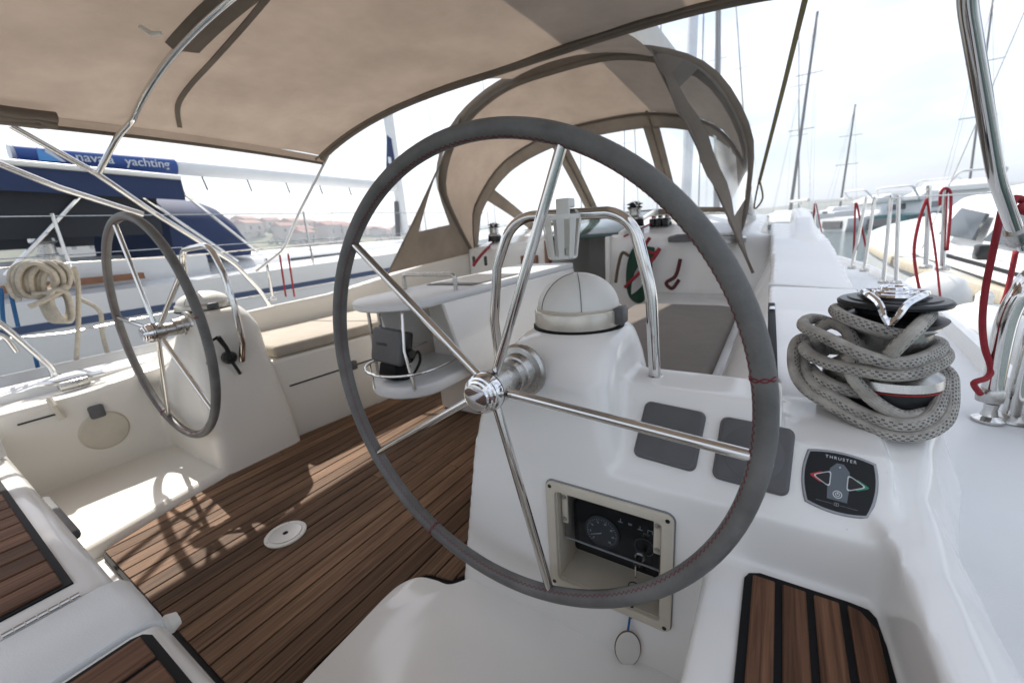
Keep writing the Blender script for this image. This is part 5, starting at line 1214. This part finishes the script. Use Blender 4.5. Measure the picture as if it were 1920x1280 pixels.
yacht_far(1815, 370, 1862, 0, 46, 'distant sailboat right of the red-roped posts', .1, .08)
yacht_far(1408, 395, 1380, 10, 72, 'distant sailboat whose thin mast stands between sprayhood and strap', 0, .09)

# ================================================================ water, shore
n = 60; b = B(); b.sheet([[(x, y, WZ) for x in (-1500, -400, -100, -30, 0, 30, 100, 400, 1500)] for y in (-800, -200, -50, 0, 50, 200, 700, 2500)])
struct(b.done('water', WATER, None, 0))
G = []
def hz(y, d):       # hill profile: ridge height along the shore times the rise inland
    rid = 9+5*sin(y*.021+1.0)+3.5*sin(y*.06)+6*math.exp(-((y-95)/45)**2)+3*math.exp(-((y-20)/30)**2)
    rid *= 1-.55*min(1, max(0, (y-120)/120))
    return WZ-.3+max(0, rid)*(1-math.exp(-max(0, d)/38))+noise.noise(V((y*.07, d*.07, 2)))*1.6*min(1, d/15)
for i in range(97):
    y = -170+i*6.0; G.append([(-135-20*sin(y*.01)-d, y, hz(y, d)) for d in [0, 2, 6, 12, 20, 30, 42, 56, 72, 90, 120, 160]])
b = B(); b.sheet(G); struct(b.done('hill', HILL, None, 180))
G = []
for i in range(60):      # the far shore ahead
    x = -420+i*16; h = 7+5*sin(x*.012)+4*noise.noise(V((x*.02, 0, 5)))
    G.append([(x, 420+d*1.0, WZ-.3+max(0, h)*(1-math.exp(-d/40))+noise.noise(V((x*.05, d*.05, 8)))*1.5*min(1, d/20)) for d in [0, 5, 15, 30, 60, 110]])
b = B(); b.sheet(G); struct(b.done('far_shore', HILL, None, 180)); bpy.data.objects['far_shore'].name = 'shore'
rnd = random.Random(3)
def house(p, w_, d, h, k):
    t = thing('house', 'small pale house with a red roof on the far hillside', 'house', p, 'houses on the far hillside', Matrix.Rotation(rnd.uniform(-.5, .5), 3, 'Z'))
    B().box(-w_/2, w_/2, -d/2, d/2, -2, h).done('wall', HOUSEM, t)
    b = B(); b.prism([(-w_/2-.3, -d/2-.3, h), (w_/2+.3, -d/2-.3, h), (0, -d/2-.3, h+1.5)], (0, d+.6, 0)); b.done('roof', ROOFM, t)
    for j in range(2): B().box(w_/2-.02, w_/2+.04, -d/4-.5+j*d/2, -d/4+.5+j*d/2, h*.45, h*.75).done('window', WINDOW, t)
for i in range(46):
    y = rnd.uniform(-40, 190); d = rnd.uniform(3, 46); house((-135-20*sin(y*.01)-d, y, hz(y, d)), rnd.uniform(5, 8), rnd.uniform(5, 10), rnd.uniform(3, 6.5), i)
b = B()      # woods on the hill, one mass of leaf clumps
for i in range(1500):
    y = rnd.uniform(-160, 300); d = rnd.uniform(1, 110); r = rnd.uniform(1.0, 2.6)
    if noise.noise(V((y*.03, d*.05, 4))) < -.08: continue
    c = V((-135-20*sin(y*.01)-d, y, hz(y, d)+r*.5))
    for k in range(5):
        q = c+V((rnd.gauss(0, r*.5), rnd.gauss(0, r*.5), rnd.gauss(0, r*.4))); s_ = r*rnd.uniform(.3, .6)
        vs = [b.bm.verts.new(q+V((rnd.uniform(-1, 1), rnd.uniform(-1, 1), rnd.uniform(-1, 1))).normalized()*s_) for _ in range(4)]
        for tr_ in ((0, 1, 2), (0, 2, 3), (0, 3, 1), (1, 3, 2)): b.face([vs[j] for j in tr_])
struct(b.done('woodland', LEAFM, None, 0), 'stuff')

# ================================================================ harbour haze
b = B(); b.box(-420, 420, -260, 620, WZ-2.5, 19); o = b.mesh('haze', 0)
HZ = bpy.data.materials.new('haze_air'); HZ.use_nodes = True; t = HZ.node_tree; t.nodes.clear()
vo = nd(t, 'ShaderNodeOutputMaterial'); pv = nd(t, 'ShaderNodeVolumePrincipled'); pv.inputs['Color'].default_value = (.86, .91, 1, 1); pv.inputs['Density'].default_value = .0019; pv.inputs['Anisotropy'].default_value = .2
t.links.new(pv.outputs[0], vo.inputs['Volume']); struct(link('haze', o, HZ), 'stuff')
